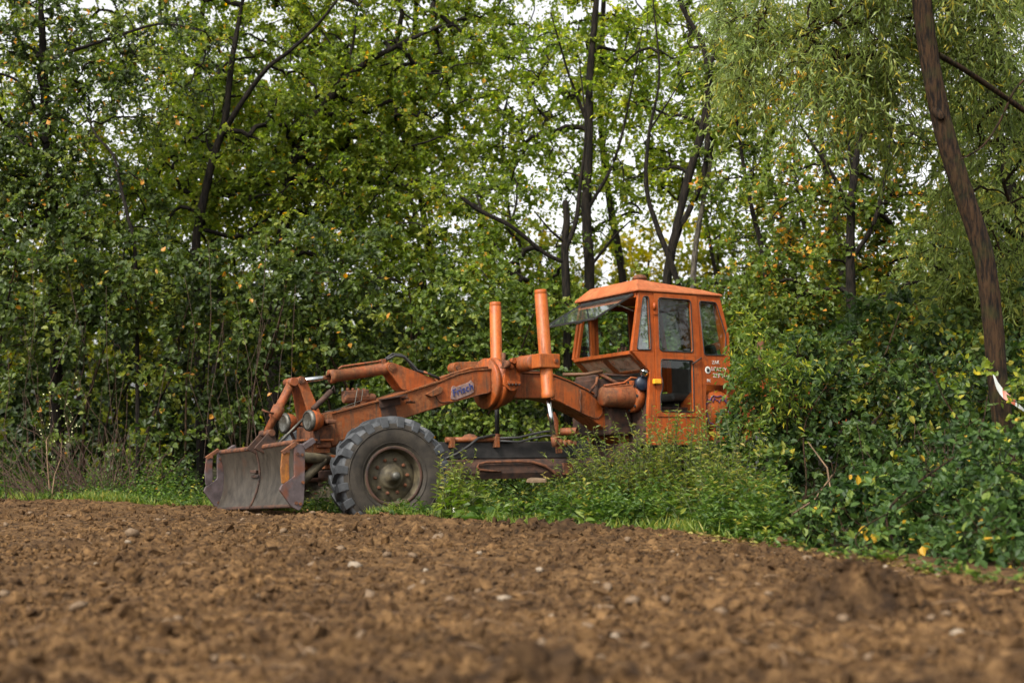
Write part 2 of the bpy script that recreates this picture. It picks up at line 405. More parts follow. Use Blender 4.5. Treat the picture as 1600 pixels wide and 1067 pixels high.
outer = np.array([1.25, 2, 4, 9, 20, 45])
sc = np.concatenate([-outer[::-1], s, outer])
half = .42 * np.clip(ys, 4, 40) + 1.3
GX = half[:, None] * sc[None, :]; GY = np.repeat(ys[:, None], len(sc), 1)
GZ, GD = ground_h(GX, GY)
nr, nc = GX.shape
idx = np.arange(nr * nc).reshape(nr, nc)
Fq = np.stack([idx[:-1, :-1], idx[:-1, 1:], idx[1:, 1:], idx[1:, :-1]], -1).reshape(-1, 4)
me = np_mesh('ground', np.stack([GX, GY, GZ], -1).reshape(-1, 3), Fq, None, True)
a = me.attributes.new('verge', 'FLOAT', 'POINT'); a.data.foreach_set('value', sstep(-.05, .35, GD - .75 * sstep(1.9, 2.5, GX)).astype(np.float32).ravel())
def damp_dark(x, y):
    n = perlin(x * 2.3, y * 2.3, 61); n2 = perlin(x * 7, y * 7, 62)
    d = bump_at(x, y, 1.75, 6.9, .5, .34) + .8 * bump_at(x, y, .1, 13.2, 1.2, .5) + .9 * bump_at(x, y, .1, 4.9, .6, .25) + .8 * np.exp(-((y - 5.0 - .1 * n) / .22) ** 2) + .6 * bump_at(x, y, -.4, 5.9, .5, .3) + .5 * bump_at(x, y, 2.2, 9.6, .5, 1.2)  # damp on hump and berm; the strip across the nearest ground is only darkened
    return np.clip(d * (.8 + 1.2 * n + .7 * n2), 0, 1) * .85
a = me.attributes.new('damp_dark', 'FLOAT', 'POINT'); a.data.foreach_set('value', damp_dark(GX, GY).astype(np.float32).ravel())
def soil_mat(name, ground=True):
    k = NT(name); g = k.n('NewGeometry'); pos = g.outputs['Position']
    n1 = k.noise(pos, 1.3, 5, .6); n2 = k.noise(pos, 11, 8, .65); n3 = k.noise(pos, 70, 4, .6)
    c = k.ramp(n2, [(.35, (.015, .0078, .0032)), (.48, (.069, .036, .0135)), (.66, (.178, .100, .041))])
    c = k.mix(k.math('MULTIPLY', k.ramp(n1, [(.42, 0.), (.66, 1.)]), .5), c, (.030, .016, .0075))
    c = k.mix(k.math('MULTIPLY', k.ramp(n3, [(.55, 0.), (.75, 1.)]), .35), c, (.25, .155, .078))
    dp = k.n('Attribute', attribute_name='damp_dark'); c = k.mix(k.math('MULTIPLY', dp.outputs['Fac'], .8), c, (.012, .0068, .0034))
    if ground:
        at = k.n('Attribute', attribute_name='verge')
        litter = k.ramp(n2, [(.3, (.012, .011, .006)), (.55, (.035, .030, .014)), (.75, (.075, .055, .025))])
        c = k.mix(at.outputs['Fac'], c, litter)
    k.pbr(c, .92, 0, k.bump(k.math('ADD', n2, k.math('MULTIPLY', n3, .4)), .7, .02), .15)
    return k.m
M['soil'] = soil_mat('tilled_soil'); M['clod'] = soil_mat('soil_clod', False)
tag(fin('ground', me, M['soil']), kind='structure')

# crumbs and clods lying on the field: nobody could count them
ICO_V = []
ph = (1 + 5 ** .5) / 2
for q in ((-1, ph, 0), (1, ph, 0), (-1, -ph, 0), (1, -ph, 0), (0, -1, ph), (0, 1, ph), (0, -1, -ph), (0, 1, -ph), (ph, 0, -1), (ph, 0, 1), (-ph, 0, -1), (-ph, 0, 1)): ICO_V.append(q)
ICO_V = nrm(np.array(ICO_V, float))
ICO_F = np.array([(0, 11, 5), (0, 5, 1), (0, 1, 7), (0, 7, 10), (0, 10, 11), (1, 5, 9), (5, 11, 4), (11, 10, 2), (10, 7, 6), (7, 1, 8), (3, 9, 4), (3, 4, 2), (3, 2, 6), (3, 6, 8), (3, 8, 9), (4, 9, 5), (2, 4, 11), (6, 2, 10), (8, 6, 7), (9, 8, 1)])
def rnd_rot(R, n):
    q = nrm(R.normal(size=(n, 4))); a, b, c, d = q.T
    return np.stack([1 - 2 * (c * c + d * d), 2 * (b * c - a * d), 2 * (b * d + a * c), 2 * (b * c + a * d), 1 - 2 * (b * b + d * d), 2 * (c * d - a * b), 2 * (b * d - a * c), 2 * (c * d + a * b), 1 - 2 * (b * b + c * c)], -1).reshape(n, 3, 3)
def field_points(R, n, y0=4.4, y1=20, p=1.0):
    out = []
    while sum(len(q) for q in out) < n:
        y = y0 * (y1 / y0) ** (R.rand(n * 2) ** p); x = (R.rand(n * 2) * 2 - 1) * (.40 * y + .6)
        k = edge_d(x, y) < .05; out.append(np.stack([x[k], y[k]], -1))
    return np.concatenate(out)[:n]
R = np.random.RandomState(5)
OCT_V = np.array([(1, 0, 0), (-1, 0, 0), (0, 1, 0), (0, -1, 0), (0, 0, 1), (0, 0, -1)], float)
OCT_F = np.array([(0, 2, 4), (2, 1, 4), (1, 3, 4), (3, 0, 4), (2, 0, 5), (1, 2, 5), (3, 1, 5), (0, 3, 5)])
def clods(n, mu, sd_, lo_, hi_, BV, BF):
    pts = field_points(R, n); m = len(BV)
    dens = .5 + perlin(pts[:, 0] * .9, pts[:, 1] * .9, 16) + .8 * bump_at(pts[:, 0], pts[:, 1], .2, 13.1, 1.0, .4) + 1.2 * bump_at(pts[:, 0], pts[:, 1], 1.72, 7.0, .4, .35)
    sz = np.clip(np.exp(R.normal(mu, sd_, n)) * (.7 + .7 * dens), lo_, hi_)
    z, _ = ground_h(pts[:, 0], pts[:, 1])
    V = BV[None] * (1 + .38 * R.normal(size=(n, m, 1)).clip(-1.2, 1.2)) * (np.array([1, 1, .8]) * (1 + .4 * R.rand(n, 1, 3)))
    V = np.einsum('nij,nkj->nki', rnd_rot(R, n), V) * sz[:, None, None]
    V += np.stack([pts[:, 0], pts[:, 1], z + sz * .2], -1)[:, None]
    return V.reshape(-1, 3), (BF[None] + m * np.arange(n)[:, None, None]).reshape(-1, 3)
V1, F1 = clods(27000, -4.75, .35, .005, .02, OCT_V, OCT_F); V2, F2 = clods(5500, -4.25, .5, .01, .055, ICO_V, ICO_F)
V = np.concatenate([V1, V2]); F = np.concatenate([F1, F2 + len(V1)])
cm_ = np_mesh('soil_clods', V, F, None, False)
a = cm_.attributes.new('damp_dark', 'FLOAT', 'POINT'); a.data.foreach_set('value', damp_dark(V[:, 0], V[:, 1]).astype(np.float32))
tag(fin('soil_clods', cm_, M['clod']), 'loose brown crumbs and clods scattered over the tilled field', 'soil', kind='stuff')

# stones one can tell apart
M['stone'] = simple_mat('pale_stone', (.085, .053, .028), (.18, .12, .07), 9, .85, 0, .3)
M['whitestone'] = simple_mat('chalky_stone', (.16, .12, .08), (.26, .205, .145), 9, .8, 0, .2)
def stone_mesh(name, seed, mat):
    R = np.random.RandomState(seed); V = ICO_V * (1 + .25 * R.normal(size=(12, 1)).clip(-1, 1))
    me = np_mesh(name, V * np.array([1, .75, .5]), ICO_F, None, True); me.materials.append(mat)
    return me
SM = [stone_mesh('stone', 100 + i, M['stone']) for i in range(6)]; WM = [stone_mesh('stone', 200 + i, M['whitestone']) for i in range(4)]
def stone(x, y, r, rz, me, label, group=None, sink=.25):
    o = bpy.data.objects.new('stone', me); COL.objects.link(o)
    z = float(ground_h(np.array([x]), np.array([y]))[0][0])
    o.location = (x, y, z + r * .5 * (1 - 2 * sink)); o.scale = (r, r, r); o.rotation_euler = (random.uniform(-.3, .3), random.uniform(-.3, .3), rz)
    return tag(o, label, 'stone', group)
random.seed(4)
for x, y, r, me, lab in [
    (.46, 7.15, .085, SM[0], 'flat tan stone on bare soil, largest in the middle foreground'),
    (.98, 6.85, .062, SM[1], 'cream stone just right of the largest flat foreground stone'),
    (-1.05, 9.6, .055, WM[0], 'small chalk white pebble beside a brown one in the left field'),
    (1.95, 6.3, .05, WM[1], 'oval whitish stone in the loose soil at lower right'),
    (2.45, 6.6, .075, SM[2], 'broad tan stone near the right edge of the field'),
    (-.62, 12.2, .075, SM[3], 'pale buff stone in the field below the front wheel'),
    (-3.25, 12.3, .09, SM[4], 'tan stone in the field at far left below the blade'),
    (1.17, 10.2, .07, WM[2], 'upright pale stone in the field below the weeds')]:
    stone(x, y, r, random.random() * 6, me, lab)
R = np.random.RandomState(9)
pts = field_points(R, 150, 5.2, 17, .8)
for i, (x, y) in enumerate(pts):
    r = float(np.clip(np.exp(R.normal(-3.45, .3)), .018, .06))
    if i % 6 == 0: stone(x, y, r * .7, R.rand() * 6, WM[i % 4], 'tiny whitish pebble scattered on the tilled soil', 'whitish pebbles in the field')
    else: stone(x, y, r, R.rand() * 6, SM[i % 6], 'small tan stone scattered on the tilled soil', 'tan stones in the field')

# ------------------------------------------------------------------ the road grader
# local axes: x rearwards along the machine, y towards its far side, z up; all in metres
GR = thing('road_grader', 'rusty orange road grader with front blade, overgrown at the edge of the wood', 'grader', (-1.907, 17.136, -.005), (rad(-2.2), 0, rad(32)))
def P(mb, name, mat, parent=None, bevel=0): return mb.build(name, M[mat], parent or GR, bevel)

# ---- main frame
top_f = [(-.41, 1.333), (.3, 1.51), (.63, 1.61), (1.12, 1.757), (1.38, 1.855), (1.62, 1.908), (1.90, 1.93)]
bot_f = [(1.90, 1.642), (1.73, 1.616), (1.37, 1.522), (.62, 1.305), (.44, 1.25), (.10, 1.06), (-.1, .98), (-.41, .95)]
mb = MB().prism(top_f + bot_f, -.18, .18)
ff = P(mb, 'front_frame', 'frame', None, .012)
def strip(pts, v0, v1, th, lift=.003):
    m = MB()
    for (a, b), (c, d) in zip(pts[:-1], pts[1:]):
        m.add([(a, v0, b + lift), (a, v1, b + lift), (c, v1, d + lift), (c, v0, d + lift), (a, v0, b + lift + th), (a, v1, b + lift + th), (c, v1, d + lift + th), (c, v0, d + lift + th)],
              [(0, 3, 2, 1), (4, 5, 6, 7), (0, 1, 5, 4), (1, 2, 6, 5), (2, 3, 7, 6), (3, 0, 4, 7)])
    return m
P(strip(top_f[:-1] + [(1.86, 1.927)], -.205, .205, .018), 'top_flange', 'frame', ff)
# nose shaped doubler plate round the name plate, with its weld bead
dbl = rnd_poly([(1.03, 1.66), (1.1, 1.50), (1.36, 1.525), (1.70, 1.615), (1.855, 1.64), (1.855, 1.915), (1.60, 1.895), (1.37, 1.838), (1.13, 1.748)], .07, 4)
P(MB().prism(dbl, -.192, -.178), 'doubler_plate', 'boom', ff, .004)
P(MB().tube([(u, -.19, z) for u, z in dbl[:24]], .006, 5), 'weld_bead', 'rust', ff)
# vertical rib, side rail, step plate, tow eye
P(MB().beam((-.405, -.2, 1.345), (-.315, -.2, .99), .09, .03, (0, 1, 0)), 'rib', 'frame', ff)
P(MB().beam((-.30, -.195, 1.03), (.42, -.195, 1.245), .03, .02), 'side_rail', 'frame', ff)
P(MB().box((-.58, -.1, 1.04), (.36, .5, .025)).box((-.52, -.12, .96), (.22, .30, .14)), 'front_bracket', 'frame', ff, .006)
st = P(MB().box((.42, -.27, 1.555), (.30, .20, .014), Matrix.Rotation(rad(-10), 3, 'Y')).box((.41, -.2, 1.50), (.28, .02, .10), Matrix.Rotation(rad(-10), 3, 'Y')), 'step_plate', 'darkrust', ff)
P(MB().tube([(.55, -.26, 1.53), (.62, -.27, 1.555), (.66, -.27, 1.52), (.60, -.27, 1.49), (.72, -.27, 1.50)], .016, 8), 'shackle', 'rust', ff)
P(MB().box((.40, -.187, 1.40), (.20, .012, .22), Matrix.Rotation(rad(-12), 3, 'Y')), 'patch_plate', 'darkrust', ff)
lug = rnd_poly([(.90, 1.60), (1.10, 1.70), (1.15, 1.68), (1.12, 1.62), (.98, 1.57)], .025, 3)
P(MB().prism(lug, -.23, -.18), 'side_lug', 'frame', ff, .005)
# name plate
rot_np = math.atan2(.105, .30)
npl = rnd_poly([(1.265, 1.545), (1.275, 1.695), (1.31, 1.715), (1.34, 1.70), (1.53, 1.765), (1.555, 1.79), (1.60, 1.745), (1.60, 1.64), (1.52, 1.60), (1.33, 1.535)], .012, 3)
pl = P(MB().prism(npl, -.206, -.190), 'name_plate', 'plate', ff, .004)
cu = bpy.data.curves.new('lettering', 'FONT'); cu.body = 'Frisch'; cu.size = .128; cu.shear = .12; cu.extrude = .004; cu.offset = .0; cu.space_character = 1.02
tmp = bpy.data.objects.new('tmp', cu); COL.objects.link(tmp)
bpy.context.view_layer.update()
me = bpy.data.meshes.new_from_object(tmp.evaluated_get(bpy.context.evaluated_depsgraph_get())); bpy.data.objects.remove(tmp)
let = fin('lettering', me, M['blue'], pl); let.location = (1.293, -.2125, 1.577); let.rotation_euler = (rad(90), -rot_np + rad(1), 0)
let['label'] = 'blue slanted maker lettering on the plate'

top_r = [(2.0, 1.91), (2.29, 1.893), (2.6, 1.893), (2.81, 1.874), (3.07, 1.796), (3.375, 1.675), (3.55, 1.592), (4.04, 1.35), (4.7, 1.06)]
bot_r = [(4.7, .72), (3.9, 1.0), (3.59, 1.2), (3.355, 1.344), (3.03, 1.476), (2.85, 1.545), (2.63, 1.578), (2.22, 1.575), (2.0, 1.58)]
rf = P(MB().prism(top_r + bot_r, -.18, .18), 'rear_frame', 'boom', None, .012)
P(strip(top_r[1:], -.205, .205, .018), 'top_flange', 'boom', rf)
dbr = rnd_poly([(2.74, 1.60), (2.82, 1.86), (3.07, 1.782), (3.36, 1.665), (3.56, 1.52), (3.60, 1.40), (3.50, 1.315), (3.35, 1.352), (3.03, 1.486)], .07, 4)
P(MB().prism(dbr, -.194, -.178), 'doubler_plate', 'boom', rf, .004)
P(MB().tube([(u, -.192, z) for u, z in dbr[4:44]], .006, 5), 'weld_bead', 'rust', rf)
P(MB().tube([(3.22, -.196, 1.70), (3.24, -.196, 1.62), (3.215, -.196, 1.55), (3.235, -.196, 1.46), (3.22, -.196, 1.40)], .012, 5), 'crack_weld', 'rust', rf)

# ---- swivel drum and saddle that carry the lift cylinders
dr = P(MB().lathe([(-.115, .0), (-.115, .315), (-.105, .325), (-.055, .325), (-.045, .30), (-.02, .30), (-.015, .335), (.04, .335), (.05, .30), (.15, .285), (.24, .24), (.26, .0)], (1.985, 0, 1.765), (1, 0, 0), 48), 'swivel_drum', 'boom', None, 0)
for sgn in (-1, 1):
    cheek = [(1.95, 1.72), (1.98, 1.93), (2.10, 2.07), (2.20, 2.09), (2.30, 2.0), (2.22, 1.86), (2.20, 1.70), (2.08, 1.64)]
    P(MB().prism(rnd_poly(cheek, .04, 3), sgn * .34, sgn * .27), 'saddle_cheek', 'boom', dr, .008)
P(MB().box((2.1, -.31, 1.755), (.20, .12, .035)), 'saddle_foot', 'boom', dr, .006)
for k in range(4): P(MB().cyl((2.02 + .05 * k, -.372, 1.72), (2.02 + .05 * k, -.372, 1.745), .012, 8), 'bolt', 'darkrust', dr)
A, Bv = Vector((2.12, -.80, 1.985)), Vector((2.42, .55, 2.02))
ct = P(MB().lathe([(0, .0), (0, .085), (.012, .098), (.38, .098), (.392, .104), (.43, .104), (.44, .08), (1.05, .08), (1.36, .08), (1.38, 0)], A, Bv - A, 28), 'cross_tube', 'boom')
P(MB().cyl((2.07, -.42, 2.03), (2.07, -.345, 2.03), .035, 14).cyl((2.05, -.375, 1.985), (2.05, -.34, 1.985), .05, 14), 'pin_boss', 'boom', ct)
# far side arm
fa = P(MB().beam((1.80, .62, 2.02), (2.28, .50, 2.04), .12, .13).cyl((1.80, .54, 2.01), (1.80, .70, 2.01), .075, 18), 'link_arm', 'frame', None, .008)
P(MB().cyl((1.80, .52, 2.01), (1.80, .545, 2.01), .035, 12), 'pin', 'rust', fa)
# locking pin with its handle
P(MB().tube([(1.945, -.36, 1.93), (1.945, -.36, 2.03), (1.95, -.36, 2.13)], [.02, .022, .03], 8).cyl((1.93, -.40, 1.985), (2.0, -.40, 1.985), .05, 12).box((1.94, -.36, 1.95), (.06, .05, .03)), 'locking_pin', 'rust', dr, 0)
# ---- lift cylinders
def lift(t, b, e, r, matn, chrome):
    t, b, e = Vector(t), Vector(b), Vector(e); d = b - t; L = d.length
    c = P(MB().lathe([(0, 0), (0, r * .9), (.01, r * .98), (.05, r * .98), (.055, r * .95), (.06, r), (L - .07, r), (L - .065, r * 1.07), (L - .01, r * 1.07), (L, r), (L, 0)], t, d, 28), 'lift_cylinder', matn)
    P(MB().cyl(b, e, .031, 16), 'piston_rod', chrome, c)
    P(MB().cyl(e - (e - b).normalized() * .02, e + (e - b).normalized() * .10, .04, 12), 'rod_eye', 'rustcyl', c)
    return c
cn = lift((2.16, -.92, 2.875), (2.24, -.92, 1.53), (2.31, -.92, 1.03), .079, 'cyl', 'chrome')
cf = lift((2.44, .62, 2.915), (2.44, .62, 1.75), (2.43, .62, 1.13), .079, 'cyl', 'black')
cl = MB(); cl.box((2.215, -.92, 1.985), (.30, .20, .175))
q = P(cl, 'clamp', 'cyl', cn, .012)
P(MB().cyl((2.30, -1.035, 1.985), (2.30, -1.018, 1.985), .036, 6), 'clamp_bolt', 'boom', cn)
P(MB().cyl((2.30, -1.045, 1.985), (2.30, -1.03, 1.985), .02, 12), 'clamp_nut', 'rust', cn)
P(MB().box((2.44, .60, 2.0), (.26, .20, .17)), 'clamp', 'boom', cf, .012)

# ---- grading blade under the frame, its beam, rail and fittings
mo = thing('blade_group', None, None) if False else None
ang = rad(-6)
def bl(u, v, z): return (u, v - (u - 1.1) * .10, z)
mbm = MB()
for a_, b_, c_, d_ in [(.55, 3.05, .80, 1.01)]:
    vs = [bl(a_, -.42, c_), bl(b_, -.42, c_), bl(b_, -.42, d_), bl(a_, -.42, d_), bl(a_, -.28, c_), bl(b_, -.28, c_), bl(b_, -.28, d_), bl(a_, -.28, d_)]
    mbm.add(vs, [(0, 1, 2, 3), (5, 4, 7, 6), (4, 0, 3, 7), (1, 5, 6, 2), (3, 2, 6, 7), (4, 5, 1, 0)])
gb = P(mbm, 'grading_blade', 'black', None, .01)
prof = [(-.40, .80), (-.45, .77), (-.485, .70), (-.49, .62), (-.46, .55), (-.43, .55), (-.455, .62), (-.45, .69), (-.42, .74), (-.36, .78)]
def sweep(prof, u0, u1):
    m = MB(); n = len(prof)
    m.add([bl(u0, v, z) for v, z in prof] + [bl(u1, v, z) for v, z in prof], [tuple(range(n)), tuple(range(2 * n - 1, n - 1, -1))] + [(i, i + n, (i + 1) % n + n, (i + 1) % n) for i in range(n)])
    return m
P(sweep(prof, .5, 3.15), 'mouldboard', 'darkrust', gb)
P(MB().tube([bl(1.05, -.44, 1.035), bl(1.9, -.44, 1.035)], .032, 12), 'slide_rail', 'frame', gb)
for u in (1.12, 1.72): P(MB().box(bl(u, -.45, 1.0), (.06, .09, .13)), 'rail_strap', 'frame', gb, .006)
P(MB().lathe([(0, .10), (.03, .10), (.06, .06), (.075, 0)], bl(1.42, -.35, 1.04), (0, 0, 1), 20), 'pivot_cap', 'rust', gb)
loop = [bl(u, -.505, z) for u, z in [(2.55, .545), (2.47, .63), (2.36, .70), (2.2, .745), (2.0, .76), (1.55, .755), (1.45, .735), (1.43, .70), (1.46, .665), (1.6, .65), (1.75, .64)]]
P(MB().tube(loop, [.022, .022, .022, .02, .018, .016, .016, .016, .016, .014, .01], 8), 'reinforcing_bar', 'rust', gb)
P(MB().box(bl(2.75, -.47, .66), (.26, .04, .15)), 'wear_plate', 'rust', gb, .006)
P(MB().tube([(2.50, -.80, 1.12), (2.62, -.98, 1.12)], .048, 14, False).tube([(2.50, -.80, 1.12), (2.62, -.98, 1.12)], .036, 14, False), 'pipe_stub', 'rustcyl', gb)
P(MB().tube([(2.42, -.70, 1.36), (2.45, -.72, 1.25), (2.43, -.76, 1.12), (2.46, -.78, .98)], [.05, .06, .05, .04], 10), 'link_bracket', 'boom', gb)
for k in range(4): P(MB().lathe([(0, 0), (0, .05 - .006 * k), (.05, .05 - .006 * k), (.05, 0)], (2.40 + .075 * k, -.86, .98 - .01 * (k % 2)), (1, -.3, 0), 12), 'knuckle', 'rustcyl', gb)
P(MB().box((2.42, -.86, .93), (.05, .08, .16)), 'lug_plate', 'rustcyl', gb, .006)
P(MB().tube([bl(.95, -.5, .78), bl(1.15, -.52, .86), bl(1.32, -.52, .96), bl(1.45, -.50, 1.05), bl(1.7, -.46, 1.09)], .017, 8), 'hose', 'hose', gb)
for dz in (0, .055): P(MB().tube([bl(1.75, -.47, 1.05 - dz * .6), bl(2.0, -.5, 1.055 - dz), bl(2.2, -.5, 1.10 - dz), bl(2.36, -.52, 1.13 - dz), (2.45, -.72, 1.13 - dz)], .015, 8), 'hose', 'hose', gb)
# drawbar from the nose to the blade
P(MB().beam((.1, .05, .82), (1.6, .0, .84), .16, .14).beam((1.4, -.35, .84), (2.6, -.35, .84), .1, .1), 'drawbar', 'darkrust', None, .01)

# ---- front axle and wheels
P(MB().beam((0, -.80, .60), (0, .80, .60), .18, .20).box((0, 0, .80), (.3, .34, .36)), 'front_axle', 'darkrust', None, .015)
P(MB().cyl((-.25, -.75, .58), (-.25, .75, .58), .028, 12), 'tie_rod', 'rust')
P(MB().beam((-.42, -.12, .86), (-.05, -.12, .70), .08, .06).beam((-.42, .12, .86), (-.05, .12, .70), .08, .06), 'axle_brace', 'rust')
def wheel_meshes():
    Rt, W = .645, .17
    tw = MB().lathe([(-.135, .33), (-.165, .36), (-.185, .43), (-.19, .50), (-.178, .575), (-.165, .60)], (0, 0, 0), (0, 1, 0), 64)
    tw.lathe([(.165, .60), (.178, .575), (.19, .50), (.185, .43), (.165, .36), (.135, .33)], (0, 0, 0), (0, 1, 0), 64)
    for rr in (.385, .545): tw.lathe([(-.188 if rr > .4 else -.176, rr - .006), (-.196 if rr > .4 else -.184, rr), (-.186 if rr > .4 else -.182, rr + .006)], (0, 0, 0), (0, 1, 0), 64)
    tr = MB().lathe([(-.165, .60), (-.15, .632), (-.08, .643), (0, .645), (.08, .643), (.15, .632), (.165, .60)], (0, 0, 0), (0, 1, 0), 64)
    N = 20; pitch = 2 * math.pi / N
    for sgn in (-1, 1):
        for i in range(N):
            a0 = i * pitch + (pitch / 2 if sgn > 0 else 0)
            # centre line of the lug: lateral position, angle offset, outer radius, root radius, half width
            ln = [(.188, -.02, .575, .56, .20), (.178, .00, .675, .60, .23), (.11, .05, .686, .62, .23), (.05, .30, .688, .63, .21), (-.015, .58, .686, .63, .17)]
            vs = []
            for y, da, ro, ri, hw in ln:
                for s_, rr in ((-1, ri), (-.78, ro), (.78, ro), (1, ri)):
                    t = a0 + (da + s_ * hw * 1.15) * pitch
                    vs.append((rr * math.cos(t), sgn * y, rr * math.sin(t)))
            fs = [(k * 4 + j, k * 4 + j + 1, k * 4 + j + 5, k * 4 + j + 4) for k in range(len(ln) - 1) for j in range(3)] + [(3, 2, 1, 0), tuple(len(vs) - 4 + j for j in range(4))]
            if sgn > 0: fs = [q[::-1] for q in fs]
            tr.add(vs, fs)
    rim = MB().lathe([(-.13, .345), (-.155, .352), (-.165, .335), (-.15, .315), (-.10, .305), (-.03, .29), (.03, .285), (.12, .30), (.15, .335), (.13, .345)], (0, 0, 0), (0, 1, 0), 56)
    disc = MB().lathe([(-.02, .292), (-.035, .27), (-.05, .22), (-.055, .15), (-.075, .145), (-.085, .12), (-.09, .085), (-.16, .075), (-.18, .06), (-.225, .055), (-.235, .04), (-.235, 0)], (0, 0, 0), (0, 1, 0), 40)
    return tw, tr, rim, disc
tw, tr, rim, disc = wheel_meshes()
nuts = [MB().lathe([(0, 0), (0, .022), (-.02, .022), (-.03, .012), (-.04, .012), (-.04, 0)], (.195 * math.cos(a), -.05, .195 * math.sin(a)), (0, 1, 0), 6, False) for a in (2 * math.pi * k / 10 + .2 for k in range(10))]
def sub(mb, name, mat, parent): return mb.build(name, M[mat], parent)
def wheel_proto():
    w0 = P(rim, 'wheel', 'wheelpaint')
    t = sub(tr, 'tyre_tread', 'tyre', w0); sub(tw, 'tyre_sidewall', 'tyrewall', w0); sub(disc, 'hub_disc', 'wheelpaint', w0)
    sub(MB().lathe([(-.164, .312), (-.17, .325), (-.168, .338), (-.158, .345)], (0, 0, 0), (0, 1, 0), 56), 'lock_ring', 'darkrust', w0)
    for n_ in nuts: sub(n_, 'wheel_nut', 'rust', w0)
    sub(MB().lathe([(-.235, .05), (-.25, .045), (-.262, .03), (-.265, 0)], (0, 0, 0), (0, 1, 0), 20), 'hub_cap', 'dullmetal', w0)
    return w0
w0 = wheel_proto()
def place_wheel(u, v, z, steer, spin, first=False):
    if first: o = w0
    else:
        o = w0.copy(); COL.objects.link(o); o.parent = GR
        for ch in list(w0.children):
            c = ch.copy(); COL.objects.link(c); c.parent = o
    o.location = (u, v, z); o.rotation_euler = (0, spin, steer)
place_wheel(.02, -.94, .60, rad(-8), .13, True)
place_wheel(-.02, .94, .60, rad(180 - 8), .4)
for u in (6.15, 7.55):
    place_wheel(u, -.94, .60, 0, .8 + u); place_wheel(u, .94, .60, math.pi, .2 + u)

# ---- front: nose, lamps, mast, top cylinder
P(MB().box((-.50, 0, 1.08), (.18, .62, .26)).box((-.47, 0, 1.25), (.12, .9, .05)).box((-.54, 0, .90), (.1, .4, .2)), 'nose_block', 'rust', None, .015)
for v in (-.36, .36):
    lp = P(MB().lathe([(-.065, .112), (-.05, .125), (0, .12), (.05, .105), (.10, .075), (.125, .03), (.13, 0)], (-.66, v, 1.262), (1, .12, 0), 28), 'headlamp', 'boom')
    P(MB().lathe([(-.09, .098), (-.082, .118), (-.06, .128), (-.045, .126)], (-.66, v, 1.262), (1, .12, 0), 28), 'lamp_ring', 'dullmetal', lp)
    P(MB().lathe([(-.066, 0), (-.07, .05), (-.082, .10)], (-.66, v, 1.262), (1, .12, 0), 24), 'lens', 'lens', lp)
    P(MB().beam((-.63, v, 1.15), (-.58, v * .9, 1.0), .05, .03), 'lamp_bracket', 'darkrust', lp)
ms = MB()
for v in (-.10, .10): ms.prism(rnd_poly([(-.77, 1.73), (-.72, 1.80), (-.65, 1.78), (-.42, 1.28), (-.58, 1.25), (-.70, 1.62)], .03, 3) if v < 0 else rnd_poly([(-.77, 1.73), (-.72, 1.80), (-.65, 1.78), (-.50, 1.28), (-.66, 1.25), (-.72, 1.62)], .03, 3), v - .018, v + .018)
mast = P(ms, 'mast', 'boom', None, .006)
P(MB().cyl((-.705, -.15, 1.745), (-.705, .15, 1.745), .045, 16).cyl((-.705, -.165, 1.745), (-.705, -.15, 1.745), .03, 12), 'mast_pin', 'rust', mast)
P(MB().cyl((-.79, -.12, 1.73), (-.79, .12, 1.73), .05, 16), 'link_pin', 'rustcyl', mast)
tc = P(MB().lathe([(.01, .033), (0, .04), (0, .085), (.06, .085), (.07, .075), (.74, .075), (.75, .082), (.79, .082), (.80, .05)], (-.287, 0, 1.805), (.79, 0, .127), 28), 'tilt_cylinder', 'rustcyl')
P(MB().cyl((-.66, 0, 1.748), (-.27, 0, 1.806), .032, 16), 'piston_rod', 'chrome', tc)
P(MB().tube([(-.18, -.02, 1.90), (-.14, -.03, 1.93), (.38, -.03, 2.01), (.46, -.02, 2.02)], .014, 8), 'oil_pipe', 'rustcyl', tc)
P(MB().box((.42, -.01, 1.99), (.06, .08, .09)), 'port_block', 'rustcyl', tc, .008)
br = MB()
for v in (-.10, .10): br.prism(rnd_poly([(.42, 1.93), (.44, 1.995), (.52, 1.985), (1.10, 1.80), (1.12, 1.765), (.70, 1.65), (.63, 1.66), (.44, 1.90)], .03, 3), v - .015, v + .015)
bk = P(br, 'cylinder_bracket', 'boom', None, .006)
P(MB().cyl((.49, -.135, 1.93), (.49, .135, 1.93), .052, 18).cyl((.49, -.145, 1.93), (.49, -.13, 1.93), .028, 12), 'bracket_pin', 'rustcyl', bk)
for k, (dv, dz) in enumerate(((-.03, 0), (.04, .025))):
    P(MB().tube([(.47, dv, 2.03), (.58, dv, 2.085 + dz), (.70, dv - .02, 2.075 + dz), (.78, dv - .05, 1.99 + dz), (.85, dv - .08, 1.90), (1.0, -.14, 1.86), (1.13, -.16, 1.80)], .016, 8), 'hose', 'hose', bk)
P(MB().tube([(.92, -.13, 1.885), (1.05, -.14, 1.84), (1.13, -.15, 1.79), (1.30, -.15, 1.865), (1.6, -.12, 1.945), (1.9, -.10, 1.965)], .016, 8), 'oil_pipe', 'frame', ff)
P(MB().tube([(2.3, -.12, 1.93), (2.5, -.1, 1.935), (2.8, -.1, 1.915), (3.1, -.1, 1.81)], .016, 8).tube([(2.25, -.16, 1.95), (2.5, -.15, 1.93), (2.65, -.15, 1.92)], .012, 8), 'oil_pipe', 'darkrust', rf)
lk = P(MB().tube([(-.79, 0, 1.70), (-.86, 0, 1.57), (-.93, 0, 1.445), (-.935, 0, 1.435), (-1.00, 0, 1.31), (-1.005, 0, 1.30), (-1.09, 0, 1.14)], [.052, .052, .052, .075, .07, .045, .042], 16), 'tilt_link', 'rustcyl')
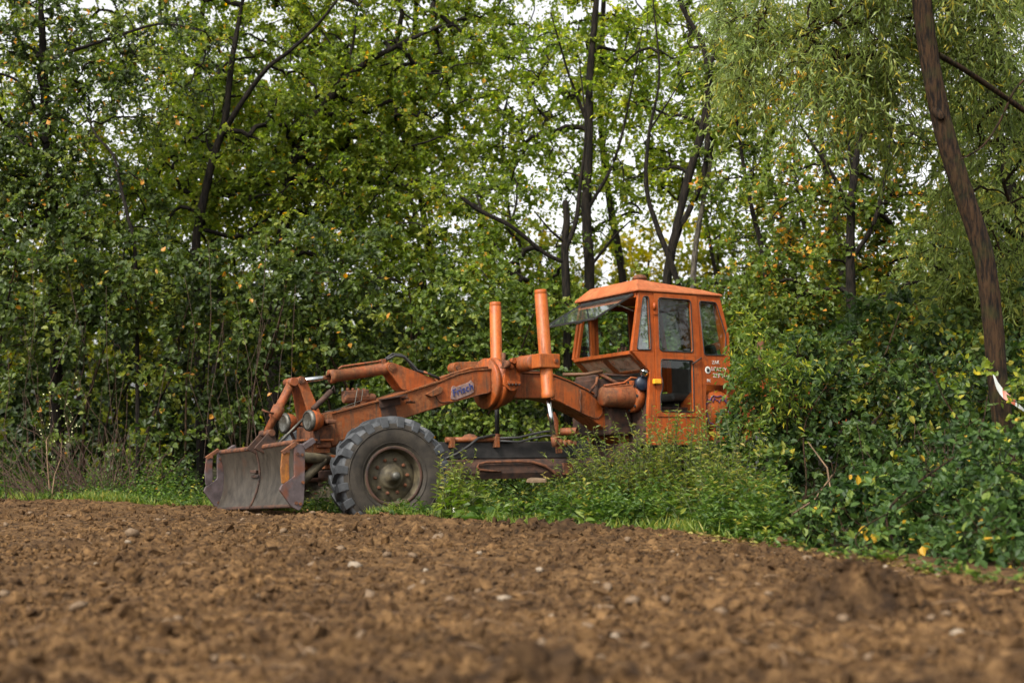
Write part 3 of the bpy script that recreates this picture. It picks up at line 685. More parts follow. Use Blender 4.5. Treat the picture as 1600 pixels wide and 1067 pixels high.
P(MB().tube([(-1.03, -.05, 1.36), (-1.10, -.06, 1.37), (-1.17, -.05, 1.40)], .012, 6), 'grease_pin', 'rust', lk)
vb = P(MB().box((.05, .0, 1.60), (.30, .16, .10), Matrix.Rotation(rad(-4), 3, 'Y')).cyl((-.12, -.02, 1.545), (.30, -.02, 1.56), .055, 16).cyl((.14, -.06, 1.50), (.14, .06, 1.50), .05, 12), 'valve_block', 'rust', None, .01)
for k in range(4): P(MB().cyl((-.05 + .07 * k, 0, 1.64), (-.05 + .07 * k, 0, 1.675), .02, 8), 'valve_cap', 'rustcyl', vb)
P(MB().tube([(-.40, -.1, 1.38), (-.2, -.14, 1.41), (-.02, -.12, 1.45), (.02, -.11, 1.62), (.03, -.1, 1.66)], .006, 6).tube([(-.30, -.12, 1.39), (-.1, -.1, 1.46), (.08, -.11, 1.52), (.1, -.11, 1.66)], .006, 6), 'wire', 'dullmetal', vb)
sp = P(MB().tube([(-1.04, -.2, .995), (-.62, -.2, 1.38)], .017, 8), 'stay_rod', 'dullmetal')
P(MB().tube([(-.60, -.2, 1.40), (-.36, -.2, 1.62)], .034, 10).tube([(-.36, -.2, 1.62), (-.33, -.2, 1.68), (-.31, -.2, 1.60)], .012, 6), 'stay_sleeve', 'darkrust', sp)

# ---- front blade
def blade_pt(v, t, off=0):
    z = .955 - t * .68; cur = .30 * (t - .08) * (1 - t) * 1.05
    u = -1.215 + cur - .06 * t + .055 * max(0, 1 - abs(v - .12) / .9) + off
    return (u, v, z - .02 * v)
mbf = MB(); vv = [-1.12 + 2.28 * i / 24 for i in range(25)]; tt = [i / 12 for i in range(13)]
for off, rev in ((0, False), (.03, True)):
    vs = [blade_pt(v, t, off) for v in vv for t in tt]
    fs = [(i * 13 + j, i * 13 + j + 1, (i + 1) * 13 + j + 1, (i + 1) * 13 + j) for i in range(24) for j in range(12)]
    mbf.add(vs, [q[::-1] for q in fs] if not rev else fs, True)
fb = P(mbf, 'front_blade', 'blade')
P(MB().tube([tuple(Vector(blade_pt(v, 0)) + Vector((.02, 0, .01))) for v in vv], .03, 8), 'top_rail', 'rust', fb)
P(MB().tube([tuple(Vector(blade_pt(v, 1)) + Vector((.012, 0, 0))) for v in vv], .022, 6), 'cutting_edge', 'darkrust', fb)
P(MB().box((-1.14, .22, .69), (.10, .10, .035), Matrix.Rotation(rad(25), 3, 'Z')).box((-1.13, .22, .635), (.06, .22, .03)), 'centre_lug', 'darkrust', fb, .005)
P(MB().tube([tuple(Vector(blade_pt(.12 + .12 * max(0, t - .45), t)) + Vector((-.008, 0, 0))) for t in tt], .014, 6), 'crease_bar', 'darkrust', fb)
def wing(v, far):
    post = rnd_poly([(-1.255, .955), (-1.13, .975), (-1.135, .52), (-1.15, .31), (-1.20, .245), (-1.29, .29), (-1.425, .475), (-1.40, .525), (-1.25, .62)], .015, 2)
    a = P(MB().prism(post, v - .02, v + .02), 'wing_plate', 'wing', fb, .004)
    P(MB().prism(rnd_poly([(-1.39, .88), (-1.30, .90), (-1.315, .80), (-1.31, .58), (-1.395, .535), (-1.41, .70)], .02, 2), v - .015, v + .015), 'wing_strip', 'yellowpaint' if not far else 'wing', fb, .004)
    P(MB().beam((-1.39, v, .87), (-1.23, v, .975), .05, .045), 'wing_hinge', 'rust', fb, .005)
    for u, z in ((-1.33, .885), (-1.165, .85), (-1.22, .86), (-1.16, .55), (-1.19, .32), (-1.24, .33)): P(MB().cyl((u, v - .035, z), (u, v - .019, z), .018, 8), 'bolt', 'rust', fb)
    P(MB().beam((-1.15, v, .93), (-1.02, v, 1.01), .08, .06), 'wing_stop', 'wing', fb, .005)
wing(-1.16, False); wing(1.20, True)
for v in (-.12, .12): P(MB().prism([(-1.30, .95), (-1.10, 1.16), (-1.05, 1.13), (-1.0, .95), (-1.15, .88)], v - .015, v + .015), 'blade_bracket', 'darkrust', fb, .004)
P(MB().cyl((-1.09, -.16, 1.13), (-1.09, .16, 1.13), .04, 12), 'bracket_pin', 'rust', fb)
for v in (-.62, .62):
    P(MB().tube([(-1.10, v * 1.15, .85), (-.72, v * .95, .82), (-.50, v * .75, .80)], .06, 12).tube([(-1.08, v * 1.15, .45), (-.75, v * .95, .70), (-.62, v * .9, .80)], .05, 12), 'push_arm', 'wheelpaint', fb)
    P(MB().box((-.45, v * .6, .78), (.2, .3, .16)), 'push_arm_mount', 'frame', fb, .01)

# ---- cab
NV = -.70
def both(mb, name, mat, bevel, parent=None, label=None):
    a = P(mb, name, mat, parent, bevel); b = P(mb.mirror(), name, mat, parent, bevel); return a, b
cab = P(MB().box((4.66, 0, .975), (1.40, 1.36, .06)).box((4.03, 0, 1.44), (.03, 1.30, .86)).box((4.55, 0, 1.25), (.9, .7, .45)), 'cab_base', 'darkrust', None, .01)
# side panels (near side and far side)
fp = MB().ring([(3.86, 2.97), (4.09, 2.97), (4.09, 2.18), (3.715, 2.18)], rnd_poly([(3.925, 2.91), (4.01, 2.915), (4.03, 2.205), (3.80, 2.20)], .035, 4), NV, NV + .05)
fp.prism([(3.715, 2.179), (4.09, 2.179), (4.09, .95), (3.94, .95), (3.95, 1.35), (4.0, 1.92)], NV, NV + .05)
both(fp, 'front_corner_panel', 'cab', .006, cab)
rw_o = [(4.83, 2.97), (5.24, 2.965), (5.385, 2.44), (5.385, 2.12), (4.875, 2.12)]
rw_i = rnd_poly([(4.875, 2.895), (5.17, 2.89), (5.325, 2.44), (5.30, 2.17), (4.935, 2.165)], .045, 4)
rp = MB().ring(rw_o, rw_i, NV, NV + .05)
rp.prism([(4.875, 2.119), (5.385, 2.119), (5.385, 1.76), (4.875, 1.76)], NV, NV + .05).prism([(4.875, 1.759), (4.955, 1.759), (4.93, 1.50), (4.93, .95), (4.875, .95)], NV, NV + .05)
both(rp, 'rear_corner_panel', 'cab', .006, cab)
sl = MB().prism([(4.092, 1.322), (4.873, 1.322), (4.873, .95), (4.092, .95)], NV, NV + .05)
both(sl, 'sill_panel', 'cab', .006, cab)
def pane(poly, v): return MB().add([(u, v, z) for u, z in poly], [tuple(range(len(poly)))])
for sgn in (-1, 1): P(pane(rnd_poly([(3.925, 2.91), (4.01, 2.915), (4.03, 2.205), (3.80, 2.20)], .035, 4), sgn * .68), 'quarter_window', 'screen', cab)
for sgn in (-1, 1): P(pane(rw_i, sgn * .68), 'rear_side_window', 'glass', cab)
qw = rnd_poly([(3.925, 2.91), (4.01, 2.915), (4.03, 2.205), (3.80, 2.20)], .035, 4)
both(MB().tube([(u, NV - .002, z) for u, z in qw + qw[:1]], .009, 6), 'window_seal', 'hose', 0, cab)
both(MB().tube([(u, NV - .002, z) for u, z in rw_i + rw_i[:1]], .009, 6), 'window_seal', 'hose', 0, cab)
# front: header, sill, chin with two windows, far pillar
P(MB().box((3.875, 0, 2.935), (.06, 1.29, .07)), 'windscreen_header', 'cab', cab, .008)
P(MB().box((3.745, 0, 2.165), (.07, 1.29, .05)), 'windscreen_sill', 'cab', cab, .008)
P(MB().beam((3.905, -.63, 2.90), (3.765, -.63, 2.19), .05, .04, (0, 1, 0)).beam((3.905, .63, 2.90), (3.765, .63, 2.19), .05, .04, (0, 1, 0)), 'front_pillar', 'cab', cab, .006)
d = (Vector((4.0, 0, 1.92)) - Vector((3.725, 0, 2.14)))
def chin(s, t, off=0):   # s along v, t down the slope
    q = Vector((3.735, 0, 2.138)) + d * t; n = Vector((d.z, 0, -d.x)).normalized()
    return (q.x + n.x * off, s, q.z + n.z * off)
mc = MB()
def cbar(s0, s1, t0, t1, th=.03):
    a = [chin(s0, t0), chin(s1, t0), chin(s1, t1), chin(s0, t1)]; b = [chin(s0, t0, -th), chin(s1, t0, -th), chin(s1, t1, -th), chin(s0, t1, -th)]
    mc.add(a + b, [(0, 1, 2, 3), (7, 6, 5, 4), (0, 4, 5, 1), (1, 5, 6, 2), (2, 6, 7, 3), (3, 7, 4, 0)])
for s0, s1 in ((-.645, -.57), (-.06, .06), (.57, .645)): cbar(s0, s1, .10, .86)
cbar(-.645, .645, 0, .099); cbar(-.645, .645, .861, 1.0)
P(mc, 'chin_frame', 'frame', cab, .004)
for s0, s1 in ((-.575, -.055), (.055, .575)):
    P(MB().add([chin(s0, .09, -.012), chin(s1, .09, -.012), chin(s1, .87, -.012), chin(s0, .87, -.012)], [(0, 1, 2, 3)]), 'chin_window', 'dusty', cab)
# rear wall
P(MB().box((5.36, 0, 1.55), (.04, 1.30, 1.14)).beam((5.355, -.62, 2.12), (5.22, -.62, 2.95), .05, .06, (0, 1, 0)).beam((5.355, .62, 2.12), (5.22, .62, 2.95), .05, .06, (0, 1, 0)).box((5.23, 0, 2.92), (.05, 1.26, .08)), 'rear_wall', 'cab', cab, .006)
P(MB().add([(5.345, -.6, 2.13), (5.345, .6, 2.13), (5.225, .6, 2.90), (5.225, -.6, 2.90)], [(0, 1, 2, 3)]), 'rear_window', 'glass', cab)
# fuel filler, tank in the rear corner, writing
P(MB().lathe([(0, .02), (-.008, .035), (0, .05)], (4.985, NV - .003, 1.96), (0, 1, 0), 20), 'filler_ring', 'white', cab)
P(MB().lathe([(-.006, 0), (-.006, .024), (0, .024)], (4.985, NV - .006, 1.955), (0, 1, 0), 16), 'filler_cap', 'black', cab)
P(MB().lathe([(0, 0), (0, .25), (.03, .27), (.5, .27), (.5, 0)], (5.17, NV + .04, 1.43), (0, 1, 0), 32).box((5.24, -.45, 1.2), (.28, .4, .5)), 'fuel_tank', 'cab', cab, 0)
def scribble(name, body, u, z, size, mat, rot=0):
    c = bpy.data.curves.new(name, 'FONT'); c.body = body; c.size = size; c.extrude = .0015; c.offset = 0
    t = bpy.data.objects.new('tmp', c); COL.objects.link(t); bpy.context.view_layer.update()
    me = bpy.data.meshes.new_from_object(t.evaluated_get(bpy.context.evaluated_depsgraph_get())); bpy.data.objects.remove(t)
    o = fin(name, me, M[mat], cab); o.location = (u, NV - .003, z); o.rotation_euler = (rad(90), rot, 0); o['label'] = 'white hand lettering on the cab side'
scribble('hand_lettering', 'ZAK', 5.06, 2.045, .068, 'white', -.03)
scribble('hand_lettering', 'LCATTY', 5.045, 1.958, .074, 'white', .05)
scribble('hand_lettering', '223 517', 5.07, 1.865, .08, 'white', .0)
scribble('hand_lettering', 'PK', 4.96, 1.80, .06, 'white', .1)
R_ = random.Random(3)
circ = [(5.16 + .2 * math.cos(a) * (1 + .1 * math.sin(5 * a)), NV + .034, 1.41 + .21 * math.sin(a) * (1 + .08 * math.sin(7 * a))) for a in (i * .16 for i in range(70))]
P(MB().tube(circ, .007, 5), 'scrawl', 'purple', cab)
zig = [(5.0 + .028 * i, NV + .034, 1.56 + .05 * (-1) ** i * R_.random()) for i in range(13)]
P(MB().tube(zig, .007, 5), 'scrawl', 'purple', cab)
# roof
lo = [(3.80, -.725), (5.28, -.725), (5.28, .725), (3.80, .725)]; hi = [(3.95, -.54), (5.10, -.54), (5.10, .54), (3.95, .54)]
zl = [2.975, 2.972, 2.972, 2.975]; zh = [3.165, 3.075, 3.075, 3.165]
vs = [(u, v, z) for (u, v), z in zip(lo, zl)] + [(u, v, z + .03) for (u, v), z in zip(lo, zl)] + [(u, v, z) for (u, v), z in zip(hi, zh)]
rf_ = MB().add(vs, [(3, 2, 1, 0), (0, 1, 5, 4), (1, 2, 6, 5), (2, 3, 7, 6), (3, 0, 4, 7), (4, 5, 9, 8), (5, 6, 10, 9), (6, 7, 11, 10), (7, 4, 8, 11), (8, 9, 10, 11)])
roof = P(rf_, 'cab_roof', 'roof', None, .018)
P(MB().lathe([(-.03, .095), (.03, .095), (.032, .085), (.045, .085), (.047, .097), (.075, .097), (.08, .085), (.1, .08), (.112, .04), (.114, 0)], (4.22, -.25, 3.165), (0, 0, 1), 20), 'vent_cap', 'rust', roof)
# windscreen swung open
H0, H1 = Vector((3.835, 0, 2.945)), Vector((3.20, 0, 2.595)); wd = .60
fr = MB()
for s_ in (-wd, wd): fr.beam((H0.x, s_, H0.z), (H1.x, s_, H1.z), .025, .022)
fr.beam((H1.x, -wd, H1.z), (H1.x, wd, H1.z), .022, .025).beam((H0.x, -wd, H0.z), (H0.x, wd, H0.z), .022, .03)
ws = P(fr, 'windscreen', 'black', None, 0)
nn = Vector((-(H1 - H0).z, 0, (H1 - H0).x)).normalized() * .004
P(MB().add([(H0.x, -wd, H0.z), (H0.x, wd, H0.z), (H1.x, wd, H1.z), (H1.x, -wd, H1.z)], [(0, 1, 2, 3)]), 'pane', 'screen', ws)
P(MB().cyl((3.62, -.56, 2.80), (3.93, -.60, 2.69), .011, 8), 'gas_strut', 'dullmetal', ws)
P(MB().cyl((3.21, -.3, 2.58), (3.21, -.15, 2.57), .014, 8), 'grip', 'dullmetal', ws)
# doors
du_o = [(4.095, 2.965), (4.826, 2.965), (4.868, 2.135), (4.095, 2.135)]; du_i = rnd_poly([(4.165, 2.905), (4.715, 2.90), (4.735, 2.19), (4.165, 2.195)], .05, 4)
dl_o = [(4.095, 2.134), (4.868, 2.134), (4.868, 1.326), (4.095, 1.326)]; dl_i = rnd_poly([(4.185, 2.085), (4.725, 2.08), (4.715, 1.39), (4.155, 1.395), (4.155, 1.62), (4.20, 1.70), (4.20, 1.82), (4.175, 1.86)], .035, 4)
dm = MB().ring(du_o, du_i, NV - .012, NV + .03).ring(dl_o, dl_i, NV - .012, NV + .03)
for far in (False, True):
    q = dm.mirror() if far else dm; sg = -1 if far else 1
    dr_ = P(q, 'door', 'cab', None, .005)
    P(pane(du_i, sg * (NV + .015)), 'door_window', 'glass', dr_)
    P(MB().tube([(u, sg * (NV - .013), z) for u, z in du_i + du_i[:1]], .008, 6), 'window_seal', 'hose', dr_)
    P(MB().tube([(u, sg * (NV - .013), z) for u, z in dl_i + dl_i[:1]], .008, 6), 'window_seal', 'hose', dr_)
    P(pane([(4.19, 2.08), (4.72, 2.075), (4.72, 1.96), (4.19, 1.98)], sg * (NV + .015)), 'door_window', 'glass', dr_)
    P(MB().tube([(4.70, sg * (NV - .02), 2.03), (4.76, sg * (NV - .045), 2.07), (4.85, sg * (NV - .04), 2.12)], .012, 8), 'handle', 'darkrust', dr_)
    P(MB().cyl((4.09, sg * (NV - .02), 2.74), (4.09, sg * (NV - .02), 2.83), .02, 10).box((4.11, sg * (NV - .015), 2.70), (.05, .02, .05)), 'hinge', 'cab', dr_)
    P(MB().box((4.085, sg * (NV - .035), 1.785), (.12, .05, .065)), 'side_marker', 'yellow', dr_, .01)
# inside: seat, steering column, levers, dash
st_ = P(MB().box((4.95, 0, 1.62), (.42, .46, .12)).box((5.13, 0, 1.98), (.12, .44, .66)).box((4.95, 0, 1.52), (.25, .3, .12)), 'driver_seat', 'seat', None, .04)
P(MB().box((4.17, .05, 1.80), (.18, .5, .40)).beam((4.25, .0, 1.75), (4.48, 0, 2.12), .06, .06), 'dash', 'black', None, .02)
P(MB().tube([(4.48 + .06 * math.cos(a) - 0, .19 * math.sin(a), 2.13 + .17 * math.cos(a) * -.55) for a in (2 * math.pi * k / 24 for k in range(25))], .013, 8), 'steering_wheel', 'seat')
for k in range(3): P(MB().tube([(4.30, .28 + .09 * k, 2.0), (4.33, .28 + .09 * k, 2.26), (4.36, .28 + .09 * k, 2.34)], [.01, .01, .022], 8), 'lever', 'rust')
# machinery between frame and cab
tk = P(MB().lathe([(.12, 0), (.12, .11), (.14, .13), (.40, .15), (.55, .165), (.60, .165)], (3.33, -.36, 1.60), (1, -.02, .01), 28), 'converter_housing', 'rustcyl')
P(MB().lathe([(.56, .166), (.565, .20), (.57, .212), (.67, .212), (.68, .20), (.68, 0)], (3.33, -.36, 1.60), (1, -.02, .01), 28), 'housing_flange', 'boom', tk)
for k in range(8):
    a = 2 * math.pi * k / 8; P(MB().cyl((3.33 + .548, -.372 + .187 * math.cos(a), 1.606 + .187 * math.sin(a)), (3.33 + .57, -.372 + .187 * math.cos(a), 1.606 + .187 * math.sin(a)), .02, 6), 'bolt', 'black', tk)
    P(MB().cyl((3.97 - .02 * 0, -.36 - .192 + .001, 1.60), (3.97, -.36 - .20, 1.60), .012, 6), 'bolt', 'darkrust', tk) if k == 0 else None
P(MB().tube([(3.45, -.42, 1.74), (3.75, -.46, 1.78), (3.84, -.50, 1.85), (3.95, -.52, 1.84), (3.97, -.54, 1.68)], .014, 8), 'oil_pipe', 'boom', tk)
P(MB().lathe([(-.03, 0), (-.03, .085), (-.01, .098), (.07, .098), (.07, 0)], (3.95, -.60, 1.765), (.3, 1, 0), 24), 'filter_canister', 'navy')
P(MB().lathe([(-.05, .03), (-.02, .06), (.02, .05), (.05, .02)], (3.93, -.66, 1.91), (-.7, -.6, .5), 16), 'work_lamp', 'chrome')
P(MB().tube([(3.02, -.1, 1.90), (3.3, -.24, 1.90), (3.5, -.34, 1.94)], .022, 8), 'wooden_stick', 'tan')
P(MB().tube([(3.45, -.3, 1.92), (3.75, -.36, 1.76), (3.9, -.4, 1.68)], .022, 8), 'control_rod', 'rust')
P(MB().tube([(3.35, -.2, 1.92), (3.7, -.32, 1.89), (4.0, -.4, 1.88)], .015, 8), 'control_rod', 'darkrust')
P(MB().tube([(3.30, -.3, 1.66), (3.40, -.32, 1.78), (3.42, -.32, 1.86)], .02, 8), 'control_rod', 'rust')
P(MB().box((3.70, .05, 1.72), (.5, .7, .25)).box((3.55, .1, 1.86), (.06, .5, .1)), 'valve_bank', 'darkrust', None, .02)
P(MB().box((3.80, .15, 1.35), (.35, .9, .5)), 'gearbox', 'darkrust', None, .03)
# rear: engine hood, chassis, counter panels behind the bushes
P(MB().prism(rnd_poly([(5.42, 1.0), (5.42, 1.92), (7.5, 1.82), (7.75, 1.65), (7.75, 1.0)], .06, 3), -.52, .52), 'engine_hood', 'cab', None, .02)
P(MB().box((5.9, 0, .85), (4.2, .7, .28)).box((6.85, -.72, .62), (1.9, .2, .3)).box((6.85, .72, .62), (1.9, .2, .3)), 'rear_chassis', 'darkrust', None, .02)
P(MB().cyl((6.4, -.2, 1.85), (6.4, -.2, 2.45), .05, 14), 'exhaust_pipe', 'rust')

# ------------------------------------------------------------------ plants: generators
def leaf_faces(base, d, n, L, W, shape):
    """leaf blades: base point, direction, normal, length, width -> verts and quads"""
    n = nrm(n - d * (n * d).sum(-1, keepdims=True)); s = np.cross(d, n)
    if shape == 'lance': tpl = [(0, 0, 0), (.42, .5, .10), (1, 0, -.06), (.42, -.5, .10)]; fc = [(0, 1, 2, 3)]
    else: tpl = [(0, 0, 0), (.28, .46, .10), (.66, .38, .07), (1, 0, -.08), (.66, -.38, .07), (.28, -.46, .10)]; fc = [(0, 1, 2, 3), (0, 3, 4, 5)]
    tp = np.array(tpl)
    V = base[:, None] + d[:, None] * (tp[:, 0] * L[:, None])[..., None] + s[:, None] * (tp[:, 1] * W[:, None])[..., None] + n[:, None] * (tp[:, 2] * L[:, None])[..., None]
    k = len(tpl); F = (np.array(fc)[None] + k * np.arange(len(base))[:, None, None]).reshape(-1, 4)
    return V.reshape(-1, 3), F, len(fc)
def tubes(Pt, r, sides=3):
    """many polylines at once: Pt (n,k,3), r (n,k)"""
    n, k, _ = Pt.shape
    t = np.empty_like(Pt); t[:, 1:-1] = Pt[:, 2:] - Pt[:, :-2]; t[:, 0] = Pt[:, 1] - Pt[:, 0]; t[:, -1] = Pt[:, -1] - Pt[:, -2]; t = nrm(t)
    ref = np.where(np.abs(t[..., 2:]) < .9, np.array([0, 0, 1.]), np.array([1., 0, 0]))
    x = nrm(ref - t * (ref * t).sum(-1, keepdims=True)); y = np.cross(t, x)
    a = 2 * np.pi * np.arange(sides) / sides
    V = Pt[:, :, None] + (x[:, :, None] * np.cos(a)[:, None] + y[:, :, None] * np.sin(a)[:, None]) * r[:, :, None, None]
    i, j, q = np.meshgrid(np.arange(n), np.arange(k - 1), np.arange(sides), indexing='ij')
    b = (i * k + j) * sides; q2 = (q + 1) % sides
    F = np.stack([b + q, b + q2, b + sides + q2, b + sides + q], -1).reshape(-1, 4)
    return V.reshape(-1, 3), F
def catmull(pts, m):
    p = np.array(pts, float); p = np.vstack([2 * p[0] - p[1], p, 2 * p[-1] - p[-2]]); out = []
    for i in range(1, len(p) - 2):
        for t in np.arange(m) / m:
            out.append(.5 * ((2 * p[i]) + (-p[i - 1] + p[i + 1]) * t + (2 * p[i - 1] - 5 * p[i] + 4 * p[i + 1] - p[i + 2]) * t * t + (-p[i - 1] + 3 * p[i] - 3 * p[i + 1] + p[i + 2]) * t ** 3))
    out.append(p[-2]); return np.array(out)
def trunk_geo(pts, radii, seed, sides=10, m=6, knob=.08):
    c = catmull(pts, m); r = np.interp(np.linspace(0, len(pts) - 1, len(c)), np.arange(len(pts)), radii)
    R = np.random.RandomState(seed)
    V, F = tubes(c[None], r[None], sides)
    V = V.reshape(len(c), sides, 3); rr = 1 + knob * R.normal(size=(len(c), sides, 1)).clip(-1.5, 1.5)
    if sides > 18:
        aa, ll = np.meshgrid(np.arange(sides) / sides * 6.283, np.arange(len(c)) * .028)
        rr = 1 + .10 * np.abs(perlin(np.cos(aa) * 3.4 + 9, np.sin(aa) * 3.4 + ll * 1.6, seed))[..., None] * 2 - .06 + .05 * perlin(np.cos(aa) * 9 + 50, np.sin(aa) * 9 + ll * 5, seed + 1)[..., None] + .05 * perlin(np.cos(aa) + 70, ll * 1.2, seed + 2)[..., None]
    V = c[:, None] + (V - c[:, None]) * rr
    return V.reshape(-1, 3), F, c
def merge(parts):
    Vs, Fs, o = [], [], 0
    for V, F in parts: Vs.append(V); Fs.append(F + o); o += len(V)
    return np.concatenate(Vs), np.concatenate(Fs)
CAM = np.array([0, 0, 1.1])
def scatter_leaves(R, ells, nodes, L, Wr, shape, twigs, per, twlen, droop, light, turn, hang=.25, shell=.45, rbase=.006, gap=None, far=False):
    """leafy twigs through crown volumes, joined by branches to the nearest wood"""
    C, OUT = [], []
    for c, rxyz, lai in ells:
        c = np.array(c); rxyz = np.array(rxyz)
        k = max(2, int(math.pi * rxyz[0] * rxyz[2] * lai / (L * L * Wr * (.5 if shape == 'lance' else .62)) / (twigs * per)))
        dv = nrm(R.normal(size=(k, 3))); q = dv * (R.rand(k, 1) ** shell)
        C.append(c + q * rxyz); OUT.append(dv)
    C = np.concatenate(C); OUT = np.concatenate(OUT)
    keep = C[:, 2] > .12; C, OUT = C[keep], OUT[keep]
    if gap is not None: keep = R.rand(len(C)) > gap(C); C, OUT = C[keep], OUT[keep]
    nodes = np.array(nodes); o = np.argsort(((C[:, None] - nodes[None, ::3]) ** 2).sum(-1).min(1)); C, OUT = C[o], OUT[o]
    n0 = len(nodes); allp = np.concatenate([nodes, C]); par = np.zeros(len(C), int)
    for i in range(len(C)):
        dd = allp[:n0 + i] - C[i]; par[i] = np.argmin((dd ** 2).sum(1) * (1 + 1.2 * (dd[:, 2] > .1)))
    load = np.ones(n0 + len(C))
    for i in range(len(C) - 1, -1, -1): load[par[i]] += load[n0 + i]
    p0 = allp[par]; dv = C - p0; ln = np.linalg.norm(dv, axis=1, keepdims=True)
    jit = lambda a: R.normal(size=(len(C), 3)) * ln * a
    up = np.array([0, 0, 1.])
    Pt = np.stack([p0, p0 + dv * .33 + up * ln * .10 + jit(.06), p0 + dv * .67 + up * ln * .10 + jit(.06), C], 1)
    r1 = np.clip(rbase * np.sqrt(load[n0:]), 0, rbase * 7); r0 = np.clip(rbase * np.sqrt(load[n0:] + .5), 0, rbase * 7) * 1.15
    rr = np.stack([r0, r0 * .67 + r1 * .33, r0 * .33 + r1 * .67, r1], 1)
    Bv, Bf = tubes(Pt, rr, 4)
    # twigs
    T = len(C) * twigs; ci = np.repeat(np.arange(len(C)), twigs)
    sp_ = nrm(OUT * .8 + R.normal(size=OUT.shape) * .5 + np.array([0, 0, -.1])); td = nrm(R.normal(size=(T, 3)) * np.array([1, 1, .7]) * .75 + sp_[ci] * .9); tl = twlen * (.55 + .75 * R.rand(T, 1))
    tp = lambda t: C[ci] + td * tl * t - up * (droop * tl * t * t)
    sl_ = slice(None) if not far else slice(0, 1)
    tt_ = [0, .5, 1.] if droop > .5 else [0, .95]; Tv, Tf = tubes(np.stack([tp(q) for q in tt_], 1)[sl_], np.tile([rbase * (.7 - .4 * q) for q in tt_], (T, 1))[sl_], 3)
    # leaves
    N = T * per; ti = np.repeat(np.arange(T), per); t = (.12 + .9 * (np.tile(np.arange(per), T) + R.rand(N)) / per)[:, None]
    base = C[ci][ti] + td[ti] * tl[ti] * t - up * (droop * tl[ti] * t * t)
    d = nrm(td[ti] * .45 + R.normal(size=(N, 3)) * .75 - up * hang)
    nn_ = nrm(np.array(light) + R.normal(size=(N, 3)) * .55)
    Ls = L * (.65 + .6 * R.rand(N)); Ws = Ls * Wr * (.85 + .3 * R.rand(N))
    tint = np.clip(.45 + .17 * R.normal(size=len(C))[ci][ti] + .17 * R.normal(size=N), 0, .93)
    k = R.rand(N) < turn; tint[k] = .97 + .03 * R.rand(k.sum())
    return (merge([(Bv, Bf), (Tv, Tf)]), (base, d, nn_, Ls, Ws, tint))
def leaf_object(name, arr, shape, mat, parent):
    base, d, n, L, W, tint = arr
    V, F, k = leaf_faces(base, d, n, L, W, shape)
    o = fin(name, np_mesh(name, V, F, np.repeat(tint, k)), mat, parent); o['kind'] = 'stuff'; return o
_LM = {}
def single_leaves(arr, shape, mat, parent, count):
    """the leaves that show largest become objects of their own, sharing a few meshes; the rest is returned"""
    base, d, n, L, W, tint = arr
    dist = np.linalg.norm(base - CAM, axis=1); o = np.argsort(dist / L); pick, rest = o[:count], o[count:]
    if mat.name not in _LM:
        ms_ = []
        for i in range(8):
            V, F, k = leaf_faces(np.zeros((1, 3)), np.array([[0, 1., 0]]), np.array([[0, 0, 1.]]), np.ones(1), np.array([.72 + .03 * (i % 3)]), shape)
            m_ = np_mesh('leaf', V, F, np.full(k, (.2, .3, .4, .5, .6, .72, .85, .98)[i])); m_.materials.append(mat); ms_.append(m_)
        _LM[mat.name] = ms_
    for i in pick:
        dd = Vector(d[i]); nv = Vector(n[i]); nv = (nv - dd * nv.dot(dd)).normalized(); sv = dd.cross(nv)
        m4 = Matrix((sv, dd, nv)).transposed().to_4x4() @ Matrix.Scale(L[i], 4); m4.translation = Vector(base[i])
        o_ = bpy.data.objects.new('leaf', _LM[mat.name][min(7, int(tint[i] * 8))]); COL.objects.link(o_); o_.parent = parent
        o_.matrix_basis = Matrix.Translation(-parent.location) @ m4
    return tuple(q[rest] for q in arr)
SEED = [1000]
def plant(name, label, cat, stems, ells, mat, bark, L=.10, Wr=.66, shape='ovate', twigs=5, per=9, twlen=.38, droop=.35, light=(0, -.55, .75), turn=.02,
          group=None, part=('trunk', 'crown'), hang=.25, single=0, sides=10, shell=.45, knob=.08, extra=None, rbase=.006, gap=None, far=False):
    """a tree or shrub: stems are lists of ((x,y,z), radius); crown volumes carry leafy twigs"""
    SEED[0] += 1; R = np.random.RandomState(SEED[0])
    b0 = stems[0][0][0]
    T = thing(name, label, cat, (b0[0], b0[1], 0), group=group)
    geo, nodes = [], []
    for i, st in enumerate(stems):
        V, F, c = trunk_geo([q[0] for q in st], [q[1] for q in st], SEED[0] * 7 + i, sides if i == 0 else min(sides, 12), 24 if sides > 18 and i == 0 else 6, knob); geo.append((V, F)); nodes.append(c)
    nodes = np.concatenate(nodes)
    wood, arr = scatter_leaves(R, ells, nodes, L, Wr, shape, twigs, per, twlen, droop, light, turn, hang, shell, rbase, gap, far)
    off = np.array([b0[0], b0[1], 0])
    if part[0] == 'stems':
        for V, F in geo: fin('stem', np_mesh('stem', V - off, F, None, True), bark, T)
    else:
        V, F = merge(geo); fin(part[0], np_mesh(part[0], V - off, F, None, True), bark, T)
    V, F = wood
    o = fin('branches', np_mesh('branches', V - off, F, None, True), bark, T); o['kind'] = 'stuff'
    if single: arr = single_leaves(arr, shape, mat, T, single)
    arr = (arr[0] - off,) + arr[1:]
    leaf_object(part[1], arr, shape, mat, T)
    return T
def st(*a):
    """stem from (x, y, z, r) rows"""
    return [((q[0], q[1], q[2]), q[3]) for q in a]

